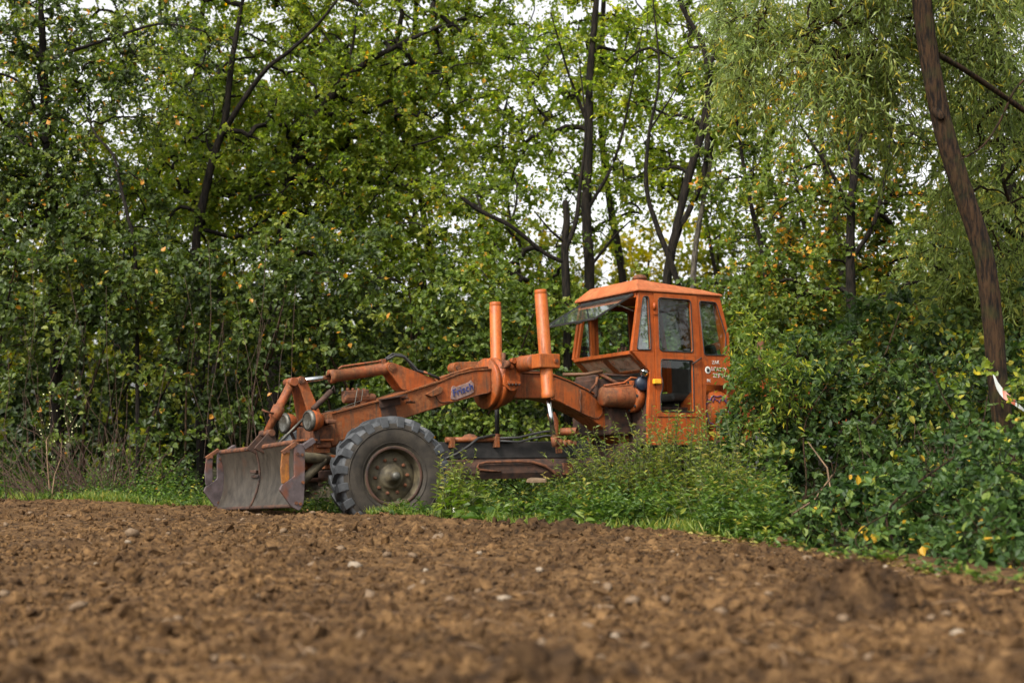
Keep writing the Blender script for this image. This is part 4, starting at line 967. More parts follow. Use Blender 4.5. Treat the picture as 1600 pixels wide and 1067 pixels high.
# ------------------------------------------------------------------ trees
# leaning willow on the right
plant('leaning_willow', 'thick bare brown trunk leaning left on the right side, willow leaves above', 'tree',
      [[((5.17, 14.6, 0.09), 0.132), ((5.08, 14.6, 0.58), 0.113), ((5.05, 14.6, 0.97), 0.101), ((4.99, 14.6, 1.62), 0.101), ((4.95, 14.6, 2.28), 0.103), ((4.87, 14.6, 2.95), 0.103), ((4.67, 14.6, 3.61), 0.101), ((4.48, 14.6, 4.29), 0.100), ((4.36, 14.6, 4.96), 0.098), ((4.28, 14.6, 5.64), 0.101), ((4.26, 14.8, 6.67), 0.091), ((4.22, 15.2, 8.12), 0.053)],
       [((4.4, 14.58, 4.47), .06), ((4.43, 14.5, 4.38), .045), ((4.44, 14.47, 4.35), .012)],
       [((4.44, 14.6, 5.06), .03), ((4.83, 14.9, 4.96), .028), ((5.27, 15.2, 4.8), .03), ((5.97, 15.6, 4.5), .025)],
       [((4.29, 14.6, 6.05), .04), ((3.86, 15.6, 5.88), .018), ((3.19, 16.2, 5.65), .010), ((2.78, 16.4, 5.89), .006)],
       [((4.32, 14.7, 6.08), .05), ((5.26, 15.5, 6.06), .03), ((6.28, 16.3, 6.24), .02)],
       [((5.3, 13.8, 4.75), .014), ((4.98, 13.8, 4.53), .013), ((4.79, 13.8, 4.17), .012), ((4.62, 13.8, 3.93), .010), ((4.39, 13.8, 3.79), .006)]],
      [((3.44, 16, 5.63), (1.15, .7, .85), 2.5), ((4.45, 16.2, 5.99), (1.1, .9, .9), 2.2), ((5.55, 16.4, 5.82), (1.0, .9, .9), 2.3), ((4.64, 15.5, 6.86), (2.2, 1.6, 1.0), 2.2), ((5.54, 17.4, 4.66), (.9, .7, .9), 1.3), ((2.78, 16.4, 5.97), (.6, .5, .7), 2.6), ((6.22, 17.8, 3.92), (.9, .7, .9), 1.3), ((4.19, 17, 5.36), (.8, .6, .7), 1.5)],
      G['willow'], B['mid'], L=.12, Wr=.17, shape='lance', twigs=6, per=18, twlen=.55, droop=.85, hang=.75, turn=.03, light=(0, -.6, .5), sides=44, knob=.055, rbase=.005)
# trees behind the grader
plant('tree', 'slim upright tree with straight dark trunk rising behind the cab roof', 'tree',
      [[((1.29, 24.5, -0.05), 0.120), ((1.3, 24.5, 2.42), 0.105), ((1.34, 24.5, 3.87), 0.094), ((1.29, 24.5, 4.98), 0.083), ((1.34, 24.5, 6.22), 0.075), ((1.36, 24.5, 7.35), 0.064), ((1.48, 24.5, 8.72), 0.053), ((1.58, 24.5, 11.02), 0.022)],
       [((1.3, 24.5, 4.98), 0.038), ((1.77, 24.3, 5.84), 0.026), ((2.04, 24.2, 6.94), 0.017), ((2.25, 24, 8.12), 0.007)],
       [((1.35, 24.5, 6.45), 0.038), ((1, 24.4, 7.33), 0.022), ((0.67, 24.2, 8.4), 0.011)],
       [((1.33, 24.5, 3.98), 0.030), ((1.76, 24.3, 4.51), 0.021), ((2.02, 24.1, 4.75), 0.009)]],
      [((1.22, 25.35, 7.92), (1.7, 1.3, 1.9), 1.55), ((0.35, 25.35, 6.51), (1.2, 1.0, 1.3), 1.5), ((1.84, 25.35, 5.47), (1.0, 1., 1.1), 1.4), ((1.52, 25.35, 10.41), (1.8, 1.4, 1.3), 1.3)],
      G['birch'], B['dark'], L=.086, Wr=.74, shape='lance', per=11, turn=.012, twlen=.42)
plant('tree', 'dark forked tree with a stubby trunk left of the cab', 'tree',
      [[((0.92, 23.4, -0.05), 0.090), ((0.92, 23.4, 1.94), 0.075), ((0.91, 23.4, 3.21), 0.068), ((0.87, 23.4, 4.22), 0.064), ((0.91, 23.4, 4.65), 0.056), ((0.89, 23.4, 4.94), 0.053), ((0.89, 23.4, 5), 0.015)],
       [((0.89, 23.4, 4.17), 0.045), ((1.06, 23.4, 4.65), 0.038), ((1.13, 23.4, 5.24), 0.030), ((1.22, 23.3, 6.18), 0.019), ((1.11, 23.2, 7.34), 0.009)],
       [((0.89, 23.4, 3.95), 0.038), ((0.53, 23.3, 4.1), 0.034), ((0, 23.1, 4.5), 0.034), ((-0.5, 23, 4.74), 0.038), ((-0.82, 22.9, 4.95), 0.030)],
       [((0.89, 23.4, 4.27), 0.022), ((0.63, 23.2, 4.46), 0.019), ((0.37, 23, 4.74), 0.009)]],
      [((0, 24.35, 3.96), (1.3, .9, .9), 2.3), ((-0.45, 24.55, 5.1), (1.0, .8, .7), 1.9), ((0.56, 24.95, 3.12), (1.0, .8, .9), 2.2), ((0.78, 24.55, 5.67), (.8, .8, .9), .7)],
      G['alder'], B['dark'], L=.086, Wr=.74, shape='lance', per=11)
plant('tree', 'tree with two dark stems leaning right against the white sky', 'tree',
      [[((2.58, 24, -0.05), 0.112), ((2.62, 24, 2.4), 0.090), ((2.63, 24, 3.7), 0.075), ((2.81, 24, 4.68), 0.071), ((3.03, 24, 5.56), 0.071), ((3.26, 24, 6.34), 0.068), ((3.36, 24, 7.11), 0.060), ((3.27, 24, 7.78), 0.045), ((2.88, 24, 8.56), 0.038), ((2.65, 24, 9.91), 0.022)],
       [((2.63, 24, 3.7), 0.060), ((2.78, 23.8, 4.44), 0.049), ((3.12, 23.7, 5.18), 0.049), ((3.28, 23.7, 5.83), 0.045), ((3.35, 23.7, 7.15), 0.038), ((3.58, 23.7, 8.47), 0.022)],
       [((2.86, 23.6, 3.33), 0.045), ((2.65, 23.6, 3.98), 0.053), ((2.41, 23.6, 4.62), 0.045), ((2.25, 23.6, 5.27), 0.038), ((2.3, 23.6, 6.14), 0.030), ((2.47, 23.5, 7.1), 0.021), ((2.37, 23.5, 8.41), 0.011)],
       [((2.3, 23.6, 6.19), 0.019), ((2.67, 23.4, 6.75), 0.013), ((3.03, 23.3, 7.37), 0.006)]],
      [((2.96, 24.95, 7.81), (1.5, 1.2, 1.8), 1.6), ((3.55, 25.15, 6.01), (1.2, 1.0, 1.1), 1.3), ((2.27, 24.95, 6.66), (1.0, .9, 1.2), 1.3), ((3.19, 24.75, 10.19), (1.6, 1.3, 1.2), 1.2)],
      G['birch'], B['dark'], L=.086, Wr=.74, shape='lance', per=11, turn=.015, twlen=.42)
plant('tree', 'thin grey leaning stem just right of the two dark stems', 'tree',
      [[((3.13, 25, -0.05), .07), ((3.18, 25, 3.13), .055), ((3.23, 25, 4.26), .05), ((3.38, 25, 5.18), .045), ((3.6, 25, 6.32), .04), ((3.82, 25, 7.36), .03), ((4.01, 25, 8.64), .02)]],
      [((3.91, 25.2, 7.41), (1.0, .8, 1.4), 1.3), ((3.66, 25.2, 5.21), (.8, .7, .8), 1.2)],
      G['birch'], B['grey'], L=.086, Wr=.74, shape='lance', per=11)
plant('tree', 'slender dark sapling with orange tinged leaves right of the cab', 'tree',
      [[((4.34, 23, -0.05), .06), ((4.25, 23, 2.34), .05), ((4.08, 23, 4.01), .045), ((3.92, 23, 4.74), .04), ((3.8, 23, 5.38), .032), ((3.67, 23, 6.33), .02)],
       [((4.68, 23.4, 0.89), .05), ((4.66, 23.4, 3.85), .04), ((4.41, 23.4, 4.92), .032), ((4.22, 23.4, 5.77), .02)]],
      [((4.01, 23.2, 5.63), (1.0, .8, 1.3), 1.5), ((4.31, 23.2, 4.04), (1.1, .8, .9), 2.0), ((4.13, 23.2, 7.23), (1.0, .8, 1.0), 1.5)],
      G['autumn'], B['dark'], L=.086, Wr=.74, shape='lance', per=11)
plant('tree', 'many branched dark tree with orange and yellow leaves right of centre', 'tree',
      [[((5.06, 21, -0.03), 0.090), ((5.05, 21, 2.23), 0.075), ((5.02, 21, 3.57), 0.068), ((5.05, 21, 4.43), 0.060), ((5.12, 21, 5.1), 0.053), ((5.26, 21, 5.88), 0.038), ((5.43, 21, 6.56), 0.015)],
       [((5.05, 21, 4.28), 0.038), ((4.84, 20.9, 4.8), 0.032), ((4.54, 20.8, 5.25), 0.026), ((4.15, 20.7, 5.81), 0.009)],
       [((5.08, 21, 3.76), 0.038), ((5.38, 21, 4.24), 0.034), ((5.58, 21, 5.01), 0.026), ((5.69, 21, 5.78), 0.011)],
       [((5.06, 21, 4.72), 0.026), ((5.04, 21, 5.29), 0.022), ((4.98, 21, 5.97), 0.009)],
       [((5.27, 21, 2.99), 0.038), ((5.64, 20.8, 3.26), 0.030), ((6.03, 20.5, 3.37), 0.022), ((6.34, 20.3, 3.67), 0.009)]],
      [((4.84, 21.75, 4.55), (1.0, .9, 1.2), 2.0), ((5.78, 21.95, 4.58), (1.0, .9, 1.1), 2.4), ((5.4, 21.95, 6.09), (1.2, .9, 1.0), 2.2), ((4.43, 21.75, 3.46), (.9, .8, .7), 2.0), ((5.9, 21.75, 3.16), (1.0, .8, .7), 2.6), ((3.91, 22.75, 3.56), (.7, .7, .6), 2.2)],
      G['autumn'], B['dark'], L=.086, Wr=.74, shape='lance', per=11, turn=.055)
plant('tree', 'leafy tree filling the right edge behind the leaning trunk', 'tree',
      [[((7.33, 19.5, 0.06), .14), ((7.25, 19.5, 2.15), .12), ((7.07, 19.5, 3.74), .10), ((6.83, 19.5, 4.82), .07), ((6.68, 19.5, 6.08), .03)],
       [((7.07, 19.5, 3.74), .05), ((6.45, 19.2, 4.14), .03), ((5.95, 19, 4.37), .012)]],
      [((6.83, 19.6, 3.4), (1.1, .9, 1.1), 2.8), ((6.18, 19.8, 3.42), (.8, .8, 1.0), 2.4), ((7.13, 19.6, 5.02), (1.1, .9, 1.0), 2.4), ((6.33, 19.8, 6.06), (1.0, .9, 1.0), 1.9), ((7.52, 19.6, 6.37), (1.0, .9, 1.0), 2.2)],
      G['willow'], B['dark'], L=.12, Wr=.30, shape='lance', per=11, twlen=.45, droop=.6, hang=.55)
# left half
plant('tree', 'forked dark tree with a steep right limb in the upper left', 'tree',
      [[((-5.18, 24, -0.05), 0.102), ((-5.28, 24, 2.4), 0.090), ((-5.38, 24, 4.14), 0.077), ((-5.25, 24, 5.12), 0.070), ((-5.05, 24, 5.95), 0.067), ((-4.9, 24, 6.5), 0.061), ((-4.82, 24, 7.33), 0.051), ((-4.7, 24, 8.12), 0.038), ((-4.5, 24, 9.24), 0.019)],
       [((-4.98, 24, 6.17), 0.051), ((-4.63, 23.9, 6.7), 0.045), ((-4.17, 23.7, 7.26), 0.038), ((-3.71, 23.5, 7.55), 0.032), ((-3.2, 23.3, 7.97), 0.026), ((-2.65, 23.1, 8.61), 0.013)],
       [((-5.07, 24, 5.78), 0.022), ((-5.2, 23.9, 6.15), 0.018), ((-5.05, 23.8, 6.62), 0.011), ((-5.22, 23.8, 7.28), 0.006)]],
      [((-4.75, 24.75, 7.3), (2.2, 1.3, 1.7), 2.3), ((-5.96, 24.75, 5.36), (1.6, 1.2, 1.5), 2.7), ((-3.97, 24.95, 5.63), (1.5, 1.2, 1.5), 2.7), ((-5, 24.75, 9.72), (2.4, 1.5, 1.0), 2), ((-5, 26.5, 12.5), (3.2, 3.0, 1.8), 1.6)],  # highest volume lies out of view, added to shade the hedge interior
      G['alder'], B['dark'], L=.086, Wr=.74, shape='lance', per=11)
plant('tree', 'tree with a thick dark limb slanting up right, left of centre', 'tree',
      [[((-4.2, 25, -0.05), 0.120), ((-4.18, 25, 3.13), 0.104), ((-4.02, 25, 5.06), 0.096), ((-3.84, 25, 6.09), 0.092), ((-3.62, 25, 6.61), 0.088), ((-3.18, 24.9, 7.11), 0.080), ((-2.72, 24.8, 7.57), 0.060), ((-2.03, 24.7, 7.95), 0.044), ((-1.24, 24.6, 8.29), 0.024)],
       [((-3.18, 24.9, 7.11), 0.040), ((-2.86, 24.8, 7.83), 0.028), ((-2.73, 24.8, 8.7), 0.016)]],
      [((-2.45, 25.55, 7.97), (2.0, 1.3, 1.5), 2.4), ((-1.4, 25.55, 6.91), (1.5, 1.2, 1.6), 1.7), ((-2.79, 25.55, 5.97), (1.6, 1.2, 1.4), 2.7), ((-2.07, 25.35, 4.54), (1.7, 1.1, 1.2), 2.9), ((-1.88, 25.55, 10.12), (2.4, 1.5, 1.0), 2.0), ((-1.2, 28, 13), (3.2, 3.2, 1.8), 1.5), ((-0.7, 25.55, 8.33), (1.0, 1.0, 1.3), 1.5)],  # highest volume is unseen canopy added to darken the wood behind
      G['alder'], B['dark'], L=.086, Wr=.74, shape='lance', per=11)
plant('tree', 'upright dark trunk with long level limb in the top left corner', 'tree',
      [[((-7.29, 23, -0.05), 0.102), ((-7.38, 23, 2.34), 0.096), ((-7.51, 23, 4.43), 0.084), ((-7.6, 23, 5.69), 0.078), ((-7.66, 23, 6.76), 0.072), ((-7.72, 23, 7.61), 0.060), ((-7.82, 23, 9.11), 0.030)],
       [((-7.66, 23, 6.65), 0.042), ((-7.72, 22.9, 7.07), 0.036), ((-7.26, 22.7, 7.26), 0.030), ((-6.48, 22.5, 7.45), 0.026), ((-5.61, 22.3, 7.64), 0.021), ((-4.85, 22.1, 7.46), 0.009)],
       [((-7.63, 23, 6.12), 0.030), ((-8.01, 22.8, 6.81), 0.024), ((-8.46, 22.6, 6.97), 0.018)],
       [((-7.07, 22.8, 6.6), 0.007), ((-6.63, 22.4, 5.88), 0.018), ((-6.28, 22.2, 5.48), 0.024), ((-6.12, 22.1, 4.91), 0.027), ((-5.99, 22, 4.49), 0.027), ((-5.85, 22, 3.68), 0.030), ((-5.75, 22, -0.05), 0.036)]],
      [((-8.06, 23, 5.8), (1.4, 1.1, 1.4), 2.2), ((-7.04, 22.8, 4.71), (1.4, 1.0, 1.2), 2.5), ((-8.21, 23, 7.61), (1.3, 1.0, 1.3), 2.0), ((-6.4, 22.6, 6.87), (1.4, 1.0, 1.1), 1.5), ((-9.14, 22.6, 4.99), (1.2, 1.2, 2.2), 2.2), ((-9.2, 25.5, 11.5), (3.2, 3.0, 1.8), 1.6), ((-5.64, 22.4, 7.44), (.9, .8, .8), 1.0)],  # highest volume added above the view, only to cast shade on the hedge
      G['hedge'], B['dark'], L=.086, Wr=.74, shape='lance', per=11, turn=.025)

# ------------------------------------------------------------------ shrubs of the hedge behind the grader
def shrub(label, px, D, ells, mat='hedge', stems=None, name='shrub', group='tall shrubs of the hedge', n=4, **kw):
    R = np.random.RandomState(int(px[0] * 31 + D * 7) % 9999)
    x, y, _ = px; stl = []
    for i in range(n):
        e = ells[i % len(ells)][0]; a = R.normal(size=2) * .22
        top = np.array(e) + R.normal(size=3) * .3
        k_ = min(1, top[2] / 3.2)
        stl.append([((x + a[0], y + a[1], 0), .03 * k_), ((x + a[0] * 1.6, y + a[1], top[2] * .35), .025 * k_), ((x * .4 + top[0] * .6, y * .4 + top[1] * .6, top[2] * .75), .018 * k_), ((top[0], top[1], top[2] + .1), .008 * k_)])
    return plant(name, label, 'shrub', stl, ells, G[mat], B['mid'], group=group, part=('stems', 'foliage'), sides=6, rbase=.0026, **kw)
HD = dict(L=.092, Wr=.74, turn=.012)
shrub('tangled hedge shrub at the far left edge, sunlit pale leaves on top', (-8.17, 22, -0.05), 22, [((-8.15, 22, 3.08), (1.3, .9, 1.5), 1.95), ((-7.23, 21.6, 3.64), (1.1, .8, .9), 2.60), ((-8.35, 21.6, 1.49), (1.2, .8, .8), 0.78), ((-7.78, 21.4, 0.81), (1.0, .6, .6), 0.85)], **HD)
shrub('dark shrub above the heap of dry stalks', (-6.4, 22, -0.05), 22, [((-6.51, 22.2, 2.7), (1.2, .8, 1.2), 1.17), ((-6.02, 21.8, 3.76), (1.2, .9, .9), 2.60), ((-7.12, 21.4, 1.68), (.9, .6, .7), 0.85), ((-6.5, 21.6, 1), (1.1, .5, .6), 0.65)], **HD)
shrub('broad leafy shrub with hanging shoots left of the front blade', (-5.12, 22, -0.05), 22, [((-5.12, 22, 3.18), (1.2, .9, 1.2), 2.10), ((-5.45, 22, 1.89), (1.0, .7, .9), 0.65), ((-4.95, 21.6, 1), (1.1, .6, .6), 0.72)], **HD)
shrub('dense shrub directly behind the front blade', (-4.01, 22.4, -0.05), 22, [((-4.03, 22.3, 3.11), (1.2, .9, 1.2), 2.25), ((-4.11, 22.3, 1.8), (1.0, .7, .9), 0.78), ((-3.65, 22, 1), (1.1, .5, .6), 0.72)], **HD)
shrub('grey green shrub rising behind the tilt cylinder', (-2.83, 22.6, -0.05), 22, [((-2.95, 22.5, 3.43), (1.3, .9, 1.3), 3.00), ((-2.75, 22.6, 2.01), (1.2, .7, .9), 0.85), ((-2.54, 22.6, 0.9), (1.2, .5, .6), 0.72)], **HD)
shrub('bright leaved shrub behind the grader nose', (-1.63, 22.8, -0.05), 22, [((-1.65, 22.8, 2.95), (1.3, .9, 1.1), 3.0), ((-1.64, 22.8, 1.71), (1.2, .7, .8), 2.2), ((-1.41, 22.4, 0.8), (1.2, .5, .6), 1.8)], mat='hedgemid', **HD)
shrub('shrub showing between the two lift cylinders', (-0.41, 22.8, -0.05), 22, [((-0.31, 22.8, 2.74), (1.2, .8, 1.0), 3.0), ((-0.21, 22.8, 1.51), (1.3, .7, .8), 2.4), ((-0.1, 22.4, 0.7), (1.2, .5, .6), 1.8)], mat='hedgemid', **HD)
shrub('shrub seen through the cab windows', (1.69, 23.6, -0.05), 23, [((1.49, 23.6, 2.59), (1.3, .8, 1.0), 2.8), ((2.66, 23.6, 2.8), (1.2, .8, 1.0), 2.8), ((1.89, 23.4, 1.41), (1.6, .7, .8), 2.4)], mat='hedgemid', **HD)
shrub('tall shrub with pale green leaves beside the rear of the cab', (3.84, 22, -0.05), 22, [((3.77, 22, 2.88), (1.0, .8, .9), 2.8), ((4.58, 21.6, 2.66), (1.0, .8, .9), 2.8)], mat='hedgemid', **HD)
shrub('round dark green shrub left of the leaning trunk', (5.22, 18.5, 0.11), 18, [((5.26, 18.8, 2.45), (.95, .7, .65), 3.0), ((5.63, 18.4, 1.84), (.7, .6, .9), 2.8)], mat='raspberry', L=.10, Wr=.7, turn=.01)
shrub('dark shrub behind the right edge of the frame', (6.16, 16.8, 0.2), 16, [((6.06, 16.8, 2.01), (.7, .6, .9), 2.8), ((6.04, 16, 1.1), (.6, .6, .7), 2.6)], mat='raspberry', L=.10, Wr=.7, turn=.01)

# broad wild raspberry bushes between the cab and the leaning trunk
RS = dict(L=.086, Wr=.62, turn=.008, twlen=.34, droop=.5, light=(0, -.35, .9), hang=.3, group='raspberry bushes right of the cab')
shrub('raspberry bush overgrowing the back of the cab', (2.82, 16.2, 0.02), 16, [((3, 16.2, 1.32), (.60, .55, .75), 4.6), ((2.73, 15.6, 0.61), (.65, .5, .55), 4.4)], mat='raspberry', name='raspberry_bush', n=6, single=150, **RS)
shrub('large dark raspberry bush in the middle of the thicket right of the cab', (3.69, 16.2, 0.02), 16, [((3.76, 16.4, 1.54), (.8, .65, .85), 4.8), ((3.59, 15.4, 0.76), (.85, .5, .6), 4.4), ((3.56, 16.8, 2.01), (.6, .5, .5), 4)], mat='raspberry', name='raspberry_bush', n=7, single=150, **RS)
shrub('raspberry bush nearest to the leaning trunk', (4.58, 16, 0.03), 16, [((4.59, 16.2, 1.32), (.8, .6, .8), 4.6), ((4.42, 15.4, 0.76), (.75, .5, .45), 3.6)], mat='raspberry', name='raspberry_bush', n=6, single=150, **RS)
shrub('bush of yellow green shoots against the rear of the cab', (2.76, 15.4, 0.27), 15, [((2.81, 15.4, 1.72), (.36, .3, .28), 3.6), ((2.78, 16, 2.04), (.30, .25, .40), 2.6), ((2.61, 15.6, 1.31), (.2, .2, .35), 2.0)], mat='shoots', name='shoot_bush', n=5, L=.09, Wr=.26, shape='lance', per=13, twlen=.3, turn=.03, group='shoots beside the cab')
# brambles creeping over the field edge
BR = dict(L=.074, Wr=.70, turn=.012, twlen=.30, droop=.6, light=(0, -.30, .95), hang=.28, group='brambles at the field edge')
shrub('bramble patch with largest glossy leaves at the right edge of the frame', (3.6, 10.2, 0.1), 10, [((3.87, 10.8, 0.52), (.55, .6, .42), 4.8), ((3.53, 10, 0.28), (.36, .45, .28), 4.4), ((4.37, 11.6, 0.79), (.6, .5, .6), 4.4)], mat='bramble', name='bramble', n=6, single=300, **BR)
shrub('bramble mound below the leaning trunk', (3.58, 11.8, 0.15), 11, [((3.71, 12.2, 0.45), (.7, .7, .42), 4.8), ((3.5, 11.2, 0.25), (.5, .5, .26), 4.4), ((4.25, 13, 0.75), (.65, .5, .5), 4.2)], mat='bramble', name='bramble', n=6, single=300, **BR)
shrub('bramble mound with yellowed tips in front of the raspberry bushes', (3.16, 12.4, 0.22), 12, [((3.29, 12.9, 0.41), (.7, .7, .36), 4.8), ((3.6, 13.4, 0.53), (.65, .6, .38), 4.4), ((3.14, 11.7, 0.28), (.5, .45, .20), 4.0)], mat='bramble', name='bramble', n=6, single=300, **BR)
shrub('low bramble runner at the corner of the field nearest the grader', (2.61, 12.7, 0.21), 12, [((2.7, 13, 0.32), (.5, .45, .26), 4.4), ((2.44, 12.4, 0.24), (.26, .25, .12), 3.6)], mat='bramble', name='bramble', n=4, single=150, **BR)
shrub('yellow leaved climber round the leaning trunk', (4.83, 14.2, 0.59), 14, [((4.73, 14.2, 1.66), (.38, .25, .08), 2.0), ((4.94, 14, 1.35), (.16, .2, .30), 1.6), ((4.82, 13.6, 0.86), (.25, .2, .3), 2.0)], mat='shoots', name='climber', n=3, L=.07, Wr=.6, turn=.10, group='climbers on the leaning trunk')

# ------------------------------------------------------------------ trees farther back
for px, D, ells, mat, lab in [
    (-20, 33, [((-12.25, 33, 4.97), (2.6, 1.5, 2.6), 2.2), ((-11.59, 33, 2.29), (2.6, 1.3, 1.5), 2.2), ((-12.93, 33, 8.3), (2.2, 1.5, 2.0), 1.6)], 'far', 'far tree behind the left edge of the hedge'),
    (190, 34, [((-9.38, 34, 4.94), (2.4, 1.4, 2.2), 2.2), ((-9.33, 34, 2.17), (2.4, 1.3, 1.4), 2.2)], 'far', 'far tree below the white sky gap in the upper left'),
    (370, 33, [((-6.44, 33, 6.78), (2.4, 1.4, 3.2), 2.0), ((-6.39, 33, 2.88), (2.4, 1.3, 1.8), 2.2)], 'far', 'far tree behind the forked tree in the upper left'),
    (540, 34, [((-4.02, 34, 7.58), (2.4, 1.4, 3.6), 1.9), ((-3.98, 34, 2.93), (2.4, 1.3, 1.8), 2.2)], 'far', 'far tree behind the thick slanting limb'),
    (700, 35, [((-1.58, 35, 5.05), (2.2, 1.4, 1.5), 2.2), ((-1.58, 35, 2.52), (2.4, 1.3, 1.6), 2.2), ((-2.23, 35, 8.74), (1.6, 1.2, 2.0), 1.3)], 'far', 'far tree behind the lift cylinders'),
    (850, 36, [((0.98, 36, 5.16), (2.2, 1.4, 1.4), 2.2), ((0.81, 36, 4.02), (2.2, 1.4, 1.6), 2.4), ((0.81, 36, 2.39), (2.4, 1.3, 1.4), 2.2)], 'far', 'low far tree in the gap left of the cab'),
    (1020, 37, [((3.85, 37, 5.78), (1.7, 1.2, 1.1), 2.6), ((3.84, 37, 3.77), (2.2, 1.2, 1.4), 2.2)], 'yellow', 'glowing yellow green tree behind the cab roof'),
    (1130, 35, [((5.86, 35, 5.21), (1.7, 1.4, 1.2), 2.4), ((5.53, 35, 4.1), (2.0, 1.4, 1.4), 2.4), ((5.51, 35, 2.36), (2.2, 1.3, 1.4), 2.2)], 'far', 'far tree behind the slender sapling'),
    (1290, 32, [((7.09, 32, 4.13), (2.0, 1.4, 1.7), 2.2), ((7.2, 32, 2.25), (2.2, 1.3, 1.4), 2.2)], 'far', 'far tree behind the tree with orange leaves'),
    (1440, 31, [((8.99, 31, 5.59), (2.0, 1.4, 2.6), 2.2), ((8.94, 31, 2.49), (2.2, 1.3, 1.6), 2.2), ((8.48, 31, 8.44), (1.6, 1.2, 1.6), 1.5)], 'far', 'far tree just left of the leaning trunk'),
    (1600, 31, [((11.25, 31, 6.01), (2.2, 1.4, 3.0), 2.2), ((11.45, 31, 2.49), (2.2, 1.3, 1.6), 2.2)], 'far', 'far tree behind the right edge of the wood')]:
    xx = (px - 800) / 2222 * D
    plant('background_tree', lab, 'tree', [[((xx, D, 0), .08), ((xx + .15, D, 2.5), .065), ((xx - .1, D, 5), .04), ((xx, D, 6.5), .015)]], ells, G[mat], B['dark'], L=.15, Wr=.75, shape='lance', per=9, twigs=4, twlen=.6, light=(0, -.3, .9), group='trees at the back of the wood', sides=6, far=True)

# tall airy trees of the second row: their tops close the sky to small gaps
for px, D, ells, mat, lab in [
    (110, 29, [((-9.15, 29, 8.9), (2.3, 1.4, 2.3), 1.7), ((-9.76, 29, 6.63), (1.8, 1.2, 1.6), 1.6)], 'birch', 'airy tree against the sky gap in the upper left'),
    (300, 30, [((-6.98, 30, 8.34), (2.0, 1.4, 2.6), 2.0), ((-7.76, 30, 5.85), (1.8, 1.2, 1.6), 2.0)], 'birch', 'pale tree behind the forked tree in the upper left'),
    (480, 30, [((-4.52, 30, 9.17), (2.2, 1.4, 2.2), 1.8), ((-4.49, 30, 5.85), (1.8, 1.2, 1.8), 2.0)], 'birch', 'pale tree behind the slanting limb left of centre'),
    (650, 30, [((-1.92, 30, 9.59), (2.0, 1.4, 2.0), 2.1), ((-1.91, 30, 6.27), (1.8, 1.2, 1.6), 1.8)], 'birch', 'pale tree in the middle of the canopy left of the sky gap'),
    (800, 30, [((0, 30, 9.17), (1.8, 1.4, 2.2), 1.15), ((-0.27, 30, 6.54), (1.5, 1.2, 1.2), 1.30)], 'birch', 'airy tree at the left side of the central sky gap'),
    (960, 31, [((2.27, 31, 9.87), (1.8, 1.4, 2.0), 1.36), ((2.4, 31, 7.01), (1.4, 1.2, 1.3), 1.01)], 'birch', 'airy tree in the middle of the central sky gap'),
    (1110, 31, [((4.53, 31, 9.44), (1.8, 1.4, 2.2), 1.36), ((4.51, 31, 6.44), (1.5, 1.2, 1.2), 1.09)], 'birch', 'airy tree at the right side of the central sky gap'),
    (1260, 30, [((6.3, 30, 8.89), (1.8, 1.4, 2.2), 1.5), ((6.13, 30, 5.99), (1.6, 1.2, 1.4), 1.4)], 'birch', 'pale tree behind the drooping willow leaves')]:
    xx = (px - 800) / 2222 * D
    plant('background_tree', lab, 'tree', [[((xx, D, 0), .06), ((xx + .25, D, 3.5), .05), ((xx - .2, D, 7), .03), ((xx + .1, D, 9.5), .012)]], ells, G[mat], B['dark'], L=.088, Wr=.72, shape='lance', per=11, twigs=5, twlen=.5, light=(0, -.3, .9), group='airy trees of the second row', sides=6, far=True)
# broad unseen crowns added above the picture to keep the wood floor dark
for i, (x_, y_, z_) in enumerate([(-11, 28, 11.5), (-6.5, 30, 12.5), (-2.0, 31, 13), (2.2, 31.5, 13.5), (6.5, 29, 12), (10.5, 26, 11)]):
    plant('shade_tree', ('leftmost', 'second from left', 'third from left', 'third from right', 'second from right', 'rightmost')[i] + ' of the trees added with crowns above the picture to shade the wood', 'tree',
          [[((x_, y_, 0), .10), ((x_ + .3, y_, 4), .085), ((x_ - .2, y_, 8), .07), ((x_, y_, z_), .04)]], [((x_, y_, z_), (3.0, 3.2, 1.5), 2.6)], G['alder'], B['dark'], L=.22, Wr=.75, shape='lance', per=9, twigs=4, twlen=.7, group='shade trees added above the wood', sides=7, far=True)

# the inner thicket: dense shrubs added with near-black leaves to stand for deep shade
for i, px in enumerate((-40, 130, 300, 470, 640, 810)):
    shrub('dark shrub added for deep shade in the wood, ' + ('farthest left', 'second from the left', 'third from the left', 'behind the front blade', 'behind the grader nose', 'behind the lift cylinders')[i], ((px - 800) / 2222 * 26.5, 26.5, 0), 26,
          [(((px - 800) / 2222 * 26.5, 26.5, 1.0), (1.4, .8, 1.2), 3.0), (((px - 800) / 2222 * 26.5 + .3, 26.9, 2.8), (1.4, .8, 1.3), 2.6)], mat='deep_shade', name='shade_shrub', group='shrubs added for deep shade in the wood', L=.15, Wr=.8, shape='lance', far=True)

# far wood that reads as one mass
R = np.random.RandomState(77); N = 26000
x = R.uniform(-26, 26, N); y = R.uniform(44, 50, N); zt = 5.0 + 1.2 * perlin(x * .3, y * .3, 31) + 1.5 * (np.abs(x) > 9); z = R.rand(N) ** .8 * zt
arr = (np.stack([x, y, z], -1), nrm(R.normal(size=(N, 3))), nrm(R.normal(size=(N, 3)) + np.array([0, -.4, .8])), R.uniform(.25, .5, N), R.uniform(.2, .34, N), np.clip(R.normal(.4, .2, N), 0, .93))
o = leaf_object('distant_wood', arr, 'lance', G['far'], None); tag(o, 'hazy green mass of distant wood behind the trees', 'wood', kind='stuff')

